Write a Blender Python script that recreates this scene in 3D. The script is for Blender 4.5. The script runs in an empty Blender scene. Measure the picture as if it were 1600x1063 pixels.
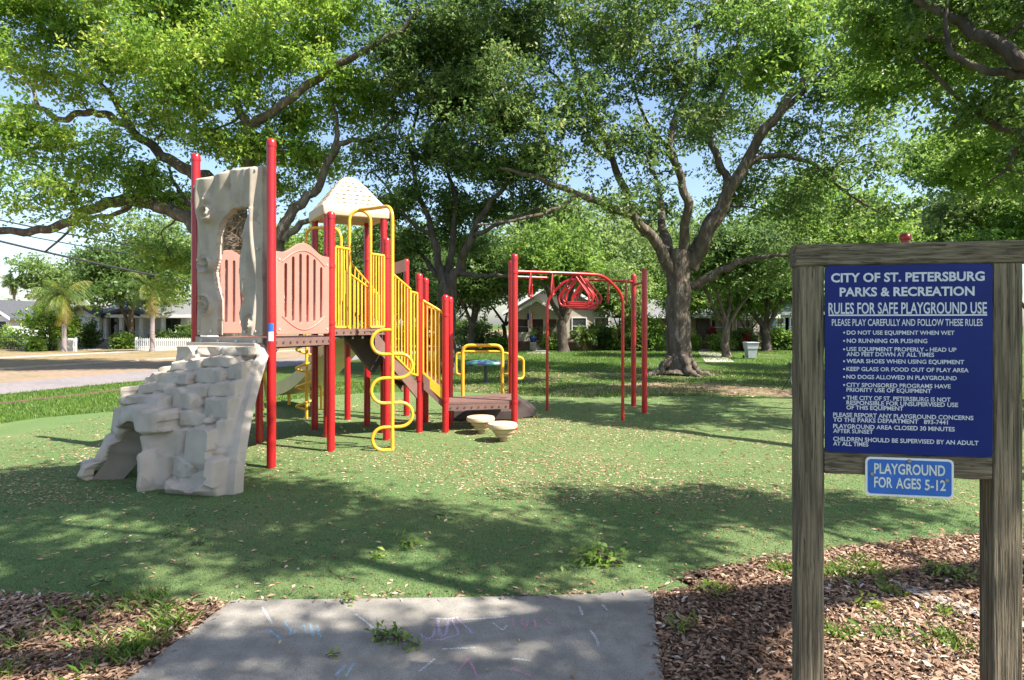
import bpy, bmesh, math, random
import numpy as np
from mathutils import Vector, Matrix

random.seed(11)
RNG = np.random.default_rng(11)
S = bpy.context.scene
COL = S.collection
# ------------------------------------------------------------------ camera
CH = 2.05            # eye height
cam_d = bpy.data.cameras.new('camera')
cam_d.sensor_width = 36.0
cam_d.lens = 950 / 1600 * 36.0
cam_d.shift_y = -0.0166
cam_d.clip_start = 0.05
cam_d.clip_end = 1500
cam = bpy.data.objects.new('camera', cam_d)
COL.objects.link(cam)
cam.location = (0, 0, CH)
cam.rotation_euler = (math.radians(90), 0, 0)
S.camera = cam
# ------------------------------------------------------------------ sky and sun
SUN_EL = math.radians(49)
SUN_H = Vector((0.914, -0.407, 0)).normalized()
sun_vec = Vector((SUN_H.x * math.cos(SUN_EL), SUN_H.y * math.cos(SUN_EL), math.sin(SUN_EL)))
w = bpy.data.worlds.new('World')
S.world = w
w.use_nodes = True
nt = w.node_tree
bg = nt.nodes['Background']
sky = nt.nodes.new('ShaderNodeTexSky')
sky.sky_type = 'NISHITA'
sky.sun_disc = False
sky.sun_elevation = SUN_EL
sky.sun_rotation = math.atan2(sun_vec.x, sun_vec.y)
sky.dust_density = 1.5
sky.air_density = 1.0
sky.ozone_density = 1.5
nt.links.new(sky.outputs[0], bg.inputs[0])
bg.inputs[1].default_value = 0.10
sl = bpy.data.lights.new('sun', 'SUN')
sl.energy = 5.0
sl.angle = math.radians(0.53)
sl.color = (1.0, 0.95, 0.86)
so = bpy.data.objects.new('sun', sl)
COL.objects.link(so)
so.rotation_euler = sun_vec.to_track_quat('Z', 'Y').to_euler()
S.view_settings.view_transform = 'Standard'
S.view_settings.look = 'None'
S.view_settings.exposure = 1.45
S.view_settings.gamma = 1
S.cycles.max_bounces = 8
S.cycles.transmission_bounces = 6
S.cycles.transparent_max_bounces = 4
S.cycles.use_adaptive_sampling = True
S.cycles.use_denoising = True

# ------------------------------------------------------------------ helpers
FPX, HOR = 950.0, 505.0


def G(px, py, z=0.0):
    D = FPX * (CH - z) / (py - HOR)
    return Vector(((px - 800) / FPX * D, D, z))


def P(px, py, D):
    return Vector(((px - 800) / FPX * D, D, CH + (HOR - py) / FPX * D))


def tag(o, label=None, cat=None, group=None, kind=None):
    if label: o['label'] = label
    if cat: o['category'] = cat
    if group: o['group'] = group
    if kind: o['kind'] = kind
    return o


def empty(name, loc, label=None, cat=None, group=None):
    o = bpy.data.objects.new(name, None)
    o.empty_display_size = 0.2
    COL.objects.link(o)
    o.location = loc
    return tag(o, label, cat, group)


def put(name, me, mat, parent=None):
    o = bpy.data.objects.new(name, me)
    if mat is not None and not me.materials:
        me.materials.append(mat)
    COL.objects.link(o)
    if parent is not None:
        o.parent = parent
        if parent.type == 'EMPTY':
            o.matrix_parent_inverse = Matrix.Translation(-Vector(parent.location))
    return o


def catmull(pts, n=6):
    pts = [Vector(p) for p in pts]
    if len(pts) < 3:
        return [pts[0].lerp(pts[-1], i / n) for i in range(n + 1)]
    q = [pts[0] * 2 - pts[1]] + pts + [pts[-1] * 2 - pts[-2]]
    out = []
    for i in range(1, len(q) - 2):
        a, b, c, d = q[i - 1], q[i], q[i + 1], q[i + 2]
        for k in range(n):
            t = k / n
            out.append(0.5 * ((2 * b) + (c - a) * t + (2 * a - 5 * b + 4 * c - d) * t * t + (3 * b - a - 3 * c + d) * t ** 3))
    out.append(pts[-1])
    return out


def fillet(pts, r=0.1, n=6):
    pts = [Vector(p) for p in pts]
    out = [pts[0]]
    for i in range(1, len(pts) - 1):
        a, b, c = pts[i - 1], pts[i], pts[i + 1]
        d1, d2 = (a - b), (c - b)
        rr = min(r, d1.length * 0.49, d2.length * 0.49)
        p0, p1 = b + d1.normalized() * rr, b + d2.normalized() * rr
        for k in range(n + 1):
            t = k / n
            out.append(p0 * (1 - t) ** 2 + b * 2 * t * (1 - t) + p1 * t * t)
    out.append(pts[-1])
    return out


class MB:
    def __init__(s):
        s.v, s.f = [], []

    def add(s, verts, faces):
        b = len(s.v)
        s.v.extend([tuple(v) for v in verts])
        s.f.extend([tuple(b + i for i in f) for f in faces])
        return s

    def box(s, c, size, rz=0.0, M=None, bev=0.0):
        sx, sy, sz = [d / 2 for d in size]
        if bev > 0:
            bm = bmesh.new()
            bmesh.ops.create_cube(bm, size=1)
            for v in bm.verts:
                v.co = Vector((v.co.x * size[0], v.co.y * size[1], v.co.z * size[2]))
            bmesh.ops.bevel(bm, geom=bm.edges[:], offset=bev, segments=2, affect='EDGES', profile=0.5)
            vs = [v.co.copy() for v in bm.verts]
            bm.verts.index_update()
            fs = [[v.index for v in f.verts] for f in bm.faces]
            bm.free()
        else:
            vs = [Vector((x, y, z)) for x in (-sx, sx) for y in (-sy, sy) for z in (-sz, sz)]
            fs = [(0, 1, 3, 2), (4, 6, 7, 5), (0, 4, 5, 1), (2, 3, 7, 6), (0, 2, 6, 4), (1, 5, 7, 3)]
        R = M if M is not None else Matrix.Rotation(rz, 4, 'Z')
        c = Vector(c)
        return s.add([R @ v + c for v in vs], fs)

    def tube(s, pts, rad, n=10, cap=True, closed=False):
        pts = [Vector(p) for p in pts]
        m = len(pts)
        if not hasattr(rad, '__len__'):
            rad = [rad] * m
        base = len(s.v)
        up = Vector((0, 0, 1))
        prev = None
        for i, p in enumerate(pts):
            if closed:
                t = (pts[(i + 1) % m] - pts[i - 1])
            else:
                t = pts[min(i + 1, m - 1)] - pts[max(i - 1, 0)]
            if t.length < 1e-9: t = Vector((0, 0, 1))
            t.normalize()
            if prev is None:
                a = t.cross(up)
                if a.length < 0.05: a = t.cross(Vector((1, 0, 0)))
                a.normalize()
            else:
                a = prev - t * prev.dot(t)
                if a.length < 1e-6: a = t.orthogonal()
                a.normalize()
            prev = a
            b = t.cross(a)
            for k in range(n):
                th = 2 * math.pi * k / n
                s.v.append(tuple(p + (a * math.cos(th) + b * math.sin(th)) * rad[i]))
        for i in range(m if closed else m - 1):
            j = (i + 1) % m
            for k in range(n):
                k2 = (k + 1) % n
                s.f.append((base + i * n + k, base + i * n + k2, base + j * n + k2, base + j * n + k))
        if cap and not closed:
            s.f.append(tuple(base + k for k in range(n))[::-1])
            s.f.append(tuple(base + (m - 1) * n + k for k in range(n)))
        return s

    def lathe(s, c, prof, n=20, sq=None):
        c = Vector(c)
        base = len(s.v)
        for (r, z) in prof:
            for k in range(n):
                th = 2 * math.pi * k / n
                s.v.append((c.x + r * math.cos(th), c.y + r * math.sin(th), c.z + z))
        m = len(prof)
        for i in range(m - 1):
            for k in range(n):
                k2 = (k + 1) % n
                s.f.append((base + i * n + k, base + i * n + k2, base + (i + 1) * n + k2, base + (i + 1) * n + k))
        s.f.append(tuple(base + k for k in range(n))[::-1])
        s.f.append(tuple(base + (m - 1) * n + k for k in range(n)))
        return s

    def prism(s, poly, z0, z1):
        n = len(poly)
        vs = [(p[0], p[1], z0) for p in poly] + [(p[0], p[1], z1) for p in poly]
        fs = [tuple(range(n))[::-1], tuple(range(n, 2 * n))] + [(i, (i + 1) % n, n + (i + 1) % n, n + i) for i in range(n)]
        return s.add(vs, fs)

    def slab(s, quad, d):
        """quad of 4 world points extruded by vector d"""
        q = [Vector(p) for p in quad]
        d = Vector(d)
        return s.add(q + [p + d for p in q], [(3, 2, 1, 0), (4, 5, 6, 7), (0, 1, 5, 4), (1, 2, 6, 5), (2, 3, 7, 6), (3, 0, 4, 7)])

    def mesh(s, name, smooth=False, angle=40):
        me = bpy.data.meshes.new(name)
        me.from_pydata(s.v, [], s.f)
        bm = bmesh.new()
        bm.from_mesh(me)
        bmesh.ops.recalc_face_normals(bm, faces=bm.faces[:])
        bm.to_mesh(me)
        bm.free()
        if smooth:
            me.polygons.foreach_set('use_smooth', [True] * len(me.polygons))
            try:
                me.set_sharp_from_angle(angle=math.radians(angle))
            except Exception:
                pass
        me.update()
        return me

    def build(s, name, mat, parent=None, smooth=False, angle=40):
        return put(name, s.mesh(name, smooth, angle), mat, parent)


def np_mesh(name, V, Fq, mat, parent=None, rnd=None, smooth=False):
    V = np.asarray(V, dtype=np.float32).reshape(-1, 3)
    Fq = np.asarray(Fq, dtype=np.int32)
    k = Fq.shape[1]
    me = bpy.data.meshes.new(name)
    me.vertices.add(len(V))
    me.vertices.foreach_set('co', V.ravel())
    me.loops.add(Fq.size)
    me.loops.foreach_set('vertex_index', Fq.ravel())
    me.polygons.add(len(Fq))
    me.polygons.foreach_set('loop_start', np.arange(0, Fq.size, k, dtype=np.int32))
    if smooth:
        me.polygons.foreach_set('use_smooth', np.ones(len(Fq), dtype=bool))
    if rnd is not None:
        at = me.attributes.new('rnd', 'FLOAT', 'FACE')
        at.data.foreach_set('value', np.asarray(rnd, dtype=np.float32))
    me.update(calc_edges=True)
    return put(name, me, mat, parent)


def flat2d(name, splines, extrude, bevel, M, mat, parent=None, smooth=False):
    cu = bpy.data.curves.new('outline', 'CURVE')
    cu.dimensions = '2D'
    cu.fill_mode = 'BOTH'
    cu.extrude = extrude
    cu.bevel_depth = bevel
    cu.bevel_resolution = 1
    for pts in splines:
        sp = cu.splines.new('POLY')
        sp.points.add(len(pts) - 1)
        for i, p in enumerate(pts):
            sp.points[i].co = (p[0], p[1], 0, 1)
        sp.use_cyclic_u = True
    ob = bpy.data.objects.new('outline', cu)
    COL.objects.link(ob)
    dg = bpy.context.evaluated_depsgraph_get()
    me = bpy.data.meshes.new_from_object(ob.evaluated_get(dg))
    bpy.data.objects.remove(ob)
    bpy.data.curves.remove(cu)
    me.transform(M)
    me.materials.clear()
    me.name = name
    return put(name, me, mat, parent)


def text_mesh(lines, M, depth=0.0008):
    """lines: (text, x0, x1, ybottom, cap_height, bold); joined into one MB"""
    mb = MB()
    for (t, x0, x1, yb, ch, bold) in lines:
        cu = bpy.data.curves.new('t', 'FONT')
        cu.body = t
        cu.size = 1
        cu.offset = bold
        cu.extrude = 0
        cu.resolution_u = 3
        ob = bpy.data.objects.new('t', cu)
        COL.objects.link(ob)
        dg = bpy.context.evaluated_depsgraph_get()
        me = bpy.data.meshes.new_from_object(ob.evaluated_get(dg))
        bpy.data.objects.remove(ob)
        bpy.data.curves.remove(cu)
        co = np.array([v.co[:] for v in me.vertices])
        fs = [tuple(p.vertices) for p in me.polygons]
        bpy.data.meshes.remove(me)
        mnx, mxx = co[:, 0].min(), co[:, 0].max()
        capz = 0.729 if not t.replace('.', '').strip() == '' else max(co[:, 1].max(), 0.1)
        sx = (x1 - x0) / max(mxx - mnx, 1e-6)
        sy = ch / capz
        vs = [M @ Vector((x0 + (c[0] - mnx) * sx, yb + c[1] * sy, depth)) for c in co]
        mb.add(vs, fs)
    return mb


# ------------------------------------------------------------------ materials
def lin(c):
    return tuple(((x / 255) / 12.92 if x / 255 <= 0.04045 else ((x / 255 + 0.055) / 1.055) ** 2.4) for x in c)


def mat(name, c1, c2=None, scale=8.0, rough=0.6, bump=0.0, bscale=None, spec=0.5, detail=5.0, stretch=(1, 1, 1), lo=0.35, hi=0.65, coat=0.0,
        c3=None, scale3=60.0, t3=0.62, bdist=0.01):
    m = bpy.data.materials.new(name)
    m.use_nodes = True
    n = m.node_tree.nodes
    L = m.node_tree.links
    p = n['Principled BSDF']
    p.inputs['Roughness'].default_value = rough
    p.inputs['Specular IOR Level'].default_value = spec
    p.inputs['Coat Weight'].default_value = coat
    p.inputs['Base Color'].default_value = (*c1, 1)
    tc = n.new('ShaderNodeTexCoord')
    mp = n.new('ShaderNodeMapping')
    mp.inputs['Scale'].default_value = stretch
    L.new(tc.outputs['Object'], mp.inputs[0])
    col = None
    if c2 is not None:
        nz = n.new('ShaderNodeTexNoise')
        nz.inputs['Scale'].default_value = scale
        nz.inputs['Detail'].default_value = detail
        L.new(mp.outputs[0], nz.inputs['Vector'])
        cr = n.new('ShaderNodeValToRGB')
        cr.color_ramp.elements[0].position = lo
        cr.color_ramp.elements[0].color = (*c1, 1)
        cr.color_ramp.elements[1].position = hi
        cr.color_ramp.elements[1].color = (*c2, 1)
        L.new(nz.outputs['Fac'], cr.inputs[0])
        col = cr.outputs[0]
    if c3 is not None:
        nz3 = n.new('ShaderNodeTexNoise')
        nz3.inputs['Scale'].default_value = scale3
        nz3.inputs['Detail'].default_value = 3
        L.new(mp.outputs[0], nz3.inputs['Vector'])
        mr = n.new('ShaderNodeMapRange')
        mr.inputs[1].default_value = t3
        mr.inputs[2].default_value = t3 + 0.06
        L.new(nz3.outputs['Fac'], mr.inputs[0])
        mx = n.new('ShaderNodeMixRGB')
        L.new(mr.outputs[0], mx.inputs[0])
        if col is not None:
            L.new(col, mx.inputs[1])
        else:
            mx.inputs[1].default_value = (*c1, 1)
        mx.inputs[2].default_value = (*c3, 1)
        col = mx.outputs[0]
    if col is not None:
        L.new(col, p.inputs['Base Color'])
    if bump > 0:
        nb = n.new('ShaderNodeTexNoise')
        nb.inputs['Scale'].default_value = bscale or scale * 3
        nb.inputs['Detail'].default_value = 6
        L.new(mp.outputs[0], nb.inputs['Vector'])
        b = n.new('ShaderNodeBump')
        b.inputs['Strength'].default_value = bump
        b.inputs['Distance'].default_value = bdist
        L.new(nb.outputs['Fac'], b.inputs['Height'])
        L.new(b.outputs[0], p.inputs['Normal'])
    return m


def leaf_mat(name, stops, trans=0.35, rough=0.45):
    m = bpy.data.materials.new(name)
    m.use_nodes = True
    n = m.node_tree.nodes
    L = m.node_tree.links
    p = n['Principled BSDF']
    p.inputs['Roughness'].default_value = rough
    p.inputs['Specular IOR Level'].default_value = 0.35
    at = n.new('ShaderNodeAttribute')
    at.attribute_name = 'rnd'
    cr = n.new('ShaderNodeValToRGB')
    el = cr.color_ramp.elements
    while len(el) < len(stops): el.new(0.5)
    for e, (pos, c) in zip(el, stops):
        e.position = pos
        e.color = (*c, 1)
    L.new(at.outputs['Fac'], cr.inputs[0])
    L.new(cr.outputs[0], p.inputs['Base Color'])
    if trans > 0:
        tr = n.new('ShaderNodeBsdfTranslucent')
        hs = n.new('ShaderNodeHueSaturation')
        hs.inputs['Hue'].default_value = 0.485
        hs.inputs['Value'].default_value = 2.0
        L.new(cr.outputs[0], hs.inputs['Color'])
        L.new(hs.outputs[0], tr.inputs[0])
        mx = n.new('ShaderNodeMixShader')
        mx.inputs[0].default_value = trans
        L.new(p.outputs[0], mx.inputs[1])
        L.new(tr.outputs[0], mx.inputs[2])
        L.new(mx.outputs[0], n['Material Output'].inputs[0])
    return m


M_RED = mat('red_post_paint', (0.42, 0.010, 0.014), (0.34, 0.010, 0.014), 3, 0.32, spec=0.5, coat=0.25, bump=0.04, bscale=40, c3=(0.30, 0.03, 0.03), scale3=25, t3=0.70)
M_YEL = mat('yellow_paint', (0.80, 0.43, 0.03), (0.72, 0.36, 0.025), 6, 0.35, coat=0.2, c3=(0.55, 0.27, 0.04), scale3=40, t3=0.68)
M_PINK = mat('pink_plastic', (0.50, 0.185, 0.145), (0.46, 0.165, 0.13), 2.5, 0.55, bump=0.05, bscale=150, c3=(0.42, 0.16, 0.13), scale3=14, t3=0.66)
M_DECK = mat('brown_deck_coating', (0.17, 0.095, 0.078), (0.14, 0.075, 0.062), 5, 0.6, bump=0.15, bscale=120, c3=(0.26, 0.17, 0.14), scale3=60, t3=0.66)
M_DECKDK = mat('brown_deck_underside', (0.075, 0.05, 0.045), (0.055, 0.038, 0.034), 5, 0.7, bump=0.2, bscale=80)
M_ROCK = mat('cast_rock_plastic', (0.46, 0.395, 0.325), (0.375, 0.32, 0.26), 3.5, 0.75, bump=0.18, bscale=55, c3=(0.35, 0.305, 0.255), scale3=5, t3=0.60, bdist=0.006)
M_ARCH = mat('carved_panel_plastic', (0.46, 0.385, 0.31), (0.37, 0.31, 0.25), 4, 0.75, bump=0.15, bscale=60, c3=(0.34, 0.285, 0.23), scale3=7, t3=0.62, bdist=0.005)
M_TAN = mat('tan_plastic', (0.50, 0.36, 0.21), (0.44, 0.31, 0.18), 4, 0.6, bump=0.06, bscale=60, c3=(0.42, 0.30, 0.18), scale3=18, t3=0.68)
M_ROOF = mat('cream_roof_plastic', (0.64, 0.51, 0.35), (0.58, 0.455, 0.31), 3, 0.6, bump=0.05, bscale=40)
M_SLIDE = mat('slide_plastic', (0.56, 0.47, 0.27), (0.49, 0.40, 0.22), 3, 0.45, bump=0.05, bscale=20)
M_METAL = mat('galvanised_bolt', (0.5, 0.5, 0.5), rough=0.35)
M_DARK = mat('dark_metal', (0.03, 0.03, 0.032), (0.05, 0.05, 0.05), 20, 0.5)
M_WHITE = mat('white_paint', (0.74, 0.74, 0.74), (0.66, 0.66, 0.66), 6, 0.6)
M_GLASS = mat('dark_window_glass', (0.02, 0.024, 0.028), (0.045, 0.05, 0.055), 3, 0.08)
M_WOOD = mat('weathered_post_wood', (0.085, 0.069, 0.046), (0.25, 0.207, 0.14), 4, 0.85, bump=1.0, bscale=8, stretch=(20, 20, 0.7), detail=9, c3=(0.06, 0.046, 0.032), scale3=7, t3=0.60, bdist=0.012, spec=0.2)
M_WOODH = mat('weathered_rail_wood', (0.08, 0.065, 0.044), (0.235, 0.196, 0.133), 4, 0.85, bump=1.0, bscale=8, stretch=(0.7, 9, 20), detail=9, c3=(0.055, 0.043, 0.03), scale3=7, t3=0.60, bdist=0.012, spec=0.2)
M_SIGN = mat('dark_blue_sign_face', (0.005, 0.014, 0.135), (0.007, 0.018, 0.155), 6, 0.4, spec=0.2, c3=(0.02, 0.04, 0.24), scale3=30, t3=0.70)
M_SIGN2 = mat('blue_plate_face', (0.025, 0.13, 0.50), (0.02, 0.11, 0.44), 12, 0.35, c3=(0.12, 0.22, 0.5), scale3=50, t3=0.70)
M_LETTER = mat('silver_lettering', (0.60, 0.62, 0.68), (0.50, 0.53, 0.60), 20, 0.5)
M_LETTER2 = mat('pale_lettering', (0.62, 0.66, 0.60), (0.54, 0.58, 0.54), 60, 0.5, c3=(0.3, 0.36, 0.5), scale3=90, t3=0.68)
M_BARK = mat('oak_bark', (0.085, 0.064, 0.048), (0.17, 0.135, 0.105), 2.2, 0.9, bump=1.0, bscale=6, stretch=(2.4, 2.4, 0.8), detail=8, c3=(0.26, 0.23, 0.20), scale3=3, t3=0.60, bdist=0.06, spec=0.2)
M_BARKD = mat('dark_bark', (0.05, 0.04, 0.032), (0.11, 0.088, 0.07), 2.2, 0.9, bump=1.0, bscale=6, stretch=(2.4, 2.4, 0.8), detail=8, bdist=0.05, spec=0.2)
M_PALMBARK = mat('palm_bark', (0.19, 0.155, 0.15), (0.28, 0.235, 0.22), 3, 0.9, bump=0.8, bscale=9, stretch=(0.5, 0.5, 5), bdist=0.04)
M_LEAF_Y = leaf_mat('leaf_yellow_green', [(0.0, (0.05, 0.12, 0.018)), (0.45, (0.12, 0.225, 0.03)), (0.8, (0.22, 0.33, 0.045)), (1.0, (0.36, 0.40, 0.09))], 0.48)
M_LEAF_D = leaf_mat('leaf_dark_green', [(0.0, (0.035, 0.072, 0.022)), (0.5, (0.082, 0.15, 0.036)), (0.85, (0.15, 0.225, 0.055)), (1.0, (0.25, 0.28, 0.11))], 0.42)
M_LEAF_M = leaf_mat('leaf_mid_green', [(0.0, (0.055, 0.115, 0.026)), (0.5, (0.115, 0.21, 0.036)), (0.85, (0.19, 0.29, 0.05)), (1.0, (0.29, 0.33, 0.10))], 0.45)
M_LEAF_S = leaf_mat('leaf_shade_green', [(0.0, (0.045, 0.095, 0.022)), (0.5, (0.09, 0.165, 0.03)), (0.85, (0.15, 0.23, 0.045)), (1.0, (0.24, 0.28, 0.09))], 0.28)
M_LEAF_P = leaf_mat('leaf_pale_green', [(0.0, (0.075, 0.13, 0.045)), (0.5, (0.145, 0.225, 0.065)), (0.85, (0.22, 0.30, 0.09)), (1.0, (0.30, 0.34, 0.14))], 0.42)
M_PALM = leaf_mat('palm_frond', [(0.0, (0.05, 0.10, 0.02)), (0.5, (0.10, 0.165, 0.03)), (0.8, (0.20, 0.23, 0.04)), (1.0, (0.36, 0.27, 0.06))], 0.3)
M_REDLEAF = leaf_mat('red_leaf', [(0, (0.12, 0.012, 0.016)), (1, (0.36, 0.04, 0.035))], 0.3)
M_TURFB = leaf_mat('turf_fibre', [(0.0, (0.035, 0.085, 0.032)), (0.6, (0.07, 0.14, 0.045)), (1.0, (0.16, 0.20, 0.085))], 0.15)
M_GRASSB = leaf_mat('grass_blade', [(0.0, (0.04, 0.09, 0.012)), (0.6, (0.105, 0.205, 0.024)), (0.85, (0.17, 0.215, 0.045)), (1.0, (0.27, 0.22, 0.1))], 0.35)
M_LITTER = leaf_mat('dry_leaf', [(0.0, (0.13, 0.07, 0.04)), (0.35, (0.30, 0.17, 0.09)), (0.7, (0.46, 0.30, 0.18)), (0.92, (0.56, 0.43, 0.29)), (1.0, (0.66, 0.56, 0.44))], 0.12, 0.7)
M_MULCHC = leaf_mat('mulch_chip', [(0.0, (0.07, 0.042, 0.03)), (0.35, (0.21, 0.122, 0.078)), (0.7, (0.37, 0.24, 0.155)), (0.92, (0.50, 0.37, 0.27)), (1.0, (0.60, 0.51, 0.44))], 0.05, 0.75)

# ================================================================== GROUND
def ground_mat(name, cols, scale, patch, patch_scale, patch_lo, patch_hi, grain=None, bump=0.5, bscale=120, rough=0.9, bdist=0.02, stretch=(1, 1, 1)):
    """cols: two base colours mixed by fine noise; patch: third colour by coarse noise; grain: (colour, scale, threshold) speckles"""
    m = mat(name, cols[0], cols[1], scale, rough, bump=bump, bscale=bscale, spec=0.15, detail=8, bdist=bdist, stretch=stretch)
    n, L = m.node_tree.nodes, m.node_tree.links
    p = n['Principled BSDF']
    src = p.inputs['Base Color'].links[0].from_socket
    tc = [x for x in n if x.type == 'TEX_COORD'][0]

    def layer(src, colour, sc, a, b, det):
        nz = n.new('ShaderNodeTexNoise')
        nz.inputs['Scale'].default_value = sc
        nz.inputs['Detail'].default_value = det
        nz.inputs['Roughness'].default_value = 0.65
        L.new(tc.outputs['Object'], nz.inputs['Vector'])
        mr = n.new('ShaderNodeMapRange')
        mr.inputs[1].default_value = a
        mr.inputs[2].default_value = b
        L.new(nz.outputs['Fac'], mr.inputs[0])
        mx = n.new('ShaderNodeMixRGB')
        L.new(mr.outputs[0], mx.inputs[0])
        L.new(src, mx.inputs[1])
        mx.inputs[2].default_value = (*colour, 1)
        return mx.outputs[0]
    if patch: src = layer(src, patch, patch_scale, patch_lo, patch_hi, 6)
    if grain: src = layer(src, grain[0], grain[1], grain[2], grain[2] + 0.05, 2)
    L.new(src, p.inputs['Base Color'])
    return m


G_LAWN = ground_mat('lawn_grass', ((0.040, 0.082, 0.014), (0.072, 0.13, 0.022)), 9, (0.19, 0.15, 0.085), 0.35, 0.52, 0.72, ((0.26, 0.19, 0.11), 28, 0.64), bump=0.9, bscale=45)
G_DRY = ground_mat('dry_grass', ((0.28, 0.20, 0.115), (0.20, 0.15, 0.075)), 4, (0.12, 0.135, 0.045), 0.6, 0.50, 0.66, ((0.44, 0.31, 0.2), 12, 0.6), bump=0.6, bscale=30)
G_DIRT = ground_mat('leaf_strewn_dirt', ((0.22, 0.16, 0.11), (0.30, 0.22, 0.155)), 5, (0.16, 0.145, 0.08), 0.5, 0.50, 0.68, ((0.30, 0.185, 0.10), 20, 0.62), bump=0.6, bscale=40)
G_BED = ground_mat('leafy_bed', ((0.20, 0.135, 0.09), (0.30, 0.21, 0.14)), 6, (0.12, 0.115, 0.05), 0.8, 0.48, 0.62, ((0.36, 0.26, 0.18), 25, 0.6), bump=0.6, bscale=40)
G_TURF = ground_mat('artificial_turf', ((0.080, 0.140, 0.048), (0.142, 0.210, 0.070)), 110, (0.18, 0.205, 0.085), 0.6, 0.44, 0.78, ((0.15, 0.215, 0.09), 190, 0.60), bump=1.0, bscale=170, bdist=0.012)
G_MULCH = ground_mat('mulch_soil', ((0.07, 0.04, 0.027), (0.15, 0.088, 0.058)), 30, (0.09, 0.075, 0.04), 0.8, 0.55, 0.75, ((0.26, 0.17, 0.12), 45, 0.58), bump=1.0, bscale=50)
G_CONC = ground_mat('worn_concrete', ((0.235, 0.215, 0.185), (0.31, 0.285, 0.25)), 7, (0.16, 0.15, 0.135), 1.3, 0.48, 0.70, ((0.13, 0.12, 0.105), 150, 0.57), bump=0.5, bscale=220, bdist=0.004)
G_ROAD = ground_mat('pale_road_asphalt', ((0.20, 0.178, 0.18), (0.26, 0.23, 0.23)), 6, (0.17, 0.15, 0.15), 0.5, 0.5, 0.7, ((0.14, 0.125, 0.125), 80, 0.62), bump=0.3, bscale=120)
G_KERB = ground_mat('kerb_concrete', ((0.40, 0.35, 0.29), (0.33, 0.285, 0.235)), 3, (0.22, 0.17, 0.12), 0.7, 0.5, 0.7, bump=0.3, bscale=60)
G_WALK = ground_mat('garden_walk_concrete', ((0.42, 0.38, 0.34), (0.34, 0.31, 0.28)), 3, (0.28, 0.25, 0.22), 0.7, 0.5, 0.7, bump=0.3, bscale=60)


def ground_sheet(name, poly, z, m, jitter=0.0, sub=1, depth=0.0):
    pts = []
    n = len(poly)
    r = random.Random(len(name) * 7 + n)
    for i in range(n):
        a, b = Vector(poly[i][:2]), Vector(poly[(i + 1) % n][:2])
        for k in range(sub):
            q = a.lerp(b, k / sub)
            if jitter: q = q + Vector((r.uniform(-jitter, jitter), r.uniform(-jitter, jitter)))
            pts.append(q)
    me = bpy.data.meshes.new(name)
    bm = bmesh.new()
    f = bm.faces.new([bm.verts.new((p.x, p.y, z)) for p in pts])
    if depth > 0:
        ret = bmesh.ops.extrude_face_region(bm, geom=[f])
        for v in ret['geom']:
            if isinstance(v, bmesh.types.BMVert): v.co.z -= depth
    bmesh.ops.triangulate(bm, faces=[q for q in bm.faces if len(q.verts) > 4])
    bmesh.ops.recalc_face_normals(bm, faces=bm.faces[:])
    bm.to_mesh(me)
    bm.free()
    if depth == 0 and me.polygons and me.polygons[0].normal.z < 0: me.flip_normals()
    return tag(put(name, me, m), kind='structure')


ground_sheet('lawn', [(-400, -200), (400, -200), (400, 600), (-400, 600)], 0.0, G_LAWN)
# road on the left: direction of travel measured on the ground
rd = Vector((0.335, 0.942))
rn = Vector((-0.942, 0.335))
r0 = G(0, 617).to_2d()


def strip(name, o0, o1, z, m, t0=-60, t1=160, **kw):
    a, b = r0 + rn * o0, r0 + rn * o1
    return ground_sheet(name, [a + rd * t0, a + rd * t1, b + rd * t1, b + rd * t0], z, m, **kw)


strip('road', 0.0, 3.7, 0.008, G_ROAD)
strip('dirt_verge', 3.7, 10.4, 0.004, G_DIRT)
strip('kerb_strip', 10.4, 10.65, 0.07, G_KERB, depth=0.12)
strip('dry_verge', 10.9, 60, 0.012, G_DRY)
strip('sidewalk', 19.5, 21.2, 0.02, G_WALK)
strip('footpath_strip', -2.3, -1.95, 0.006, G_MULCH, t0=-20, t1=14, jitter=0.0)

turf_px = [(-160, 925), (0, 933), (120, 937), (350, 946), (1020, 929), (1060, 908), (1100, 894), (1180, 880), (1250, 868), (1400, 850), (1540, 838), (1700, 828), (1900, 790)]
far_px = [(1600, 655), (1400, 632), (1240, 624), (1100, 620), (1000, 621), (900, 622), (800, 619), (700, 613), (560, 616), (430, 628), (300, 636), (200, 643), (80, 653), (0, 664), (-200, 700), (-400, 760)]
turf_poly = [G(*p) for p in turf_px] + [G(*p) for p in far_px]
turf_poly = catmull(turf_poly + [turf_poly[0]], 4)[:-1]
ground_sheet('turf', turf_poly, 0.016, G_TURF, jitter=0.02, sub=3)
mul = [G(-420, 925), G(-160, 921), G(0, 929), G(120, 931), G(350, 938), G(1020, 920), G(1060, 902), G(1100, 888), G(1250, 861), G(1400, 844), G(1540, 831), G(1800, 820), Vector((6.5, 4.5, 0)), Vector((6, 0.5, 0)), Vector((-6, 0.5, 0))]
ground_sheet('mulch_bed', mul, 0.008, G_MULCH)
mul2 = catmull([G(860, 612), G(920, 605), G(985, 600), G(1040, 598), G(1110, 601), G(1240, 609), G(1500, 614), G(1500, 621), G(1240, 621), G(1100, 616), G(940, 617), G(870, 616)], 4)
ground_sheet('leaf_bed', mul2, 0.006, G_BED, jitter=0.12, sub=2)

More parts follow.
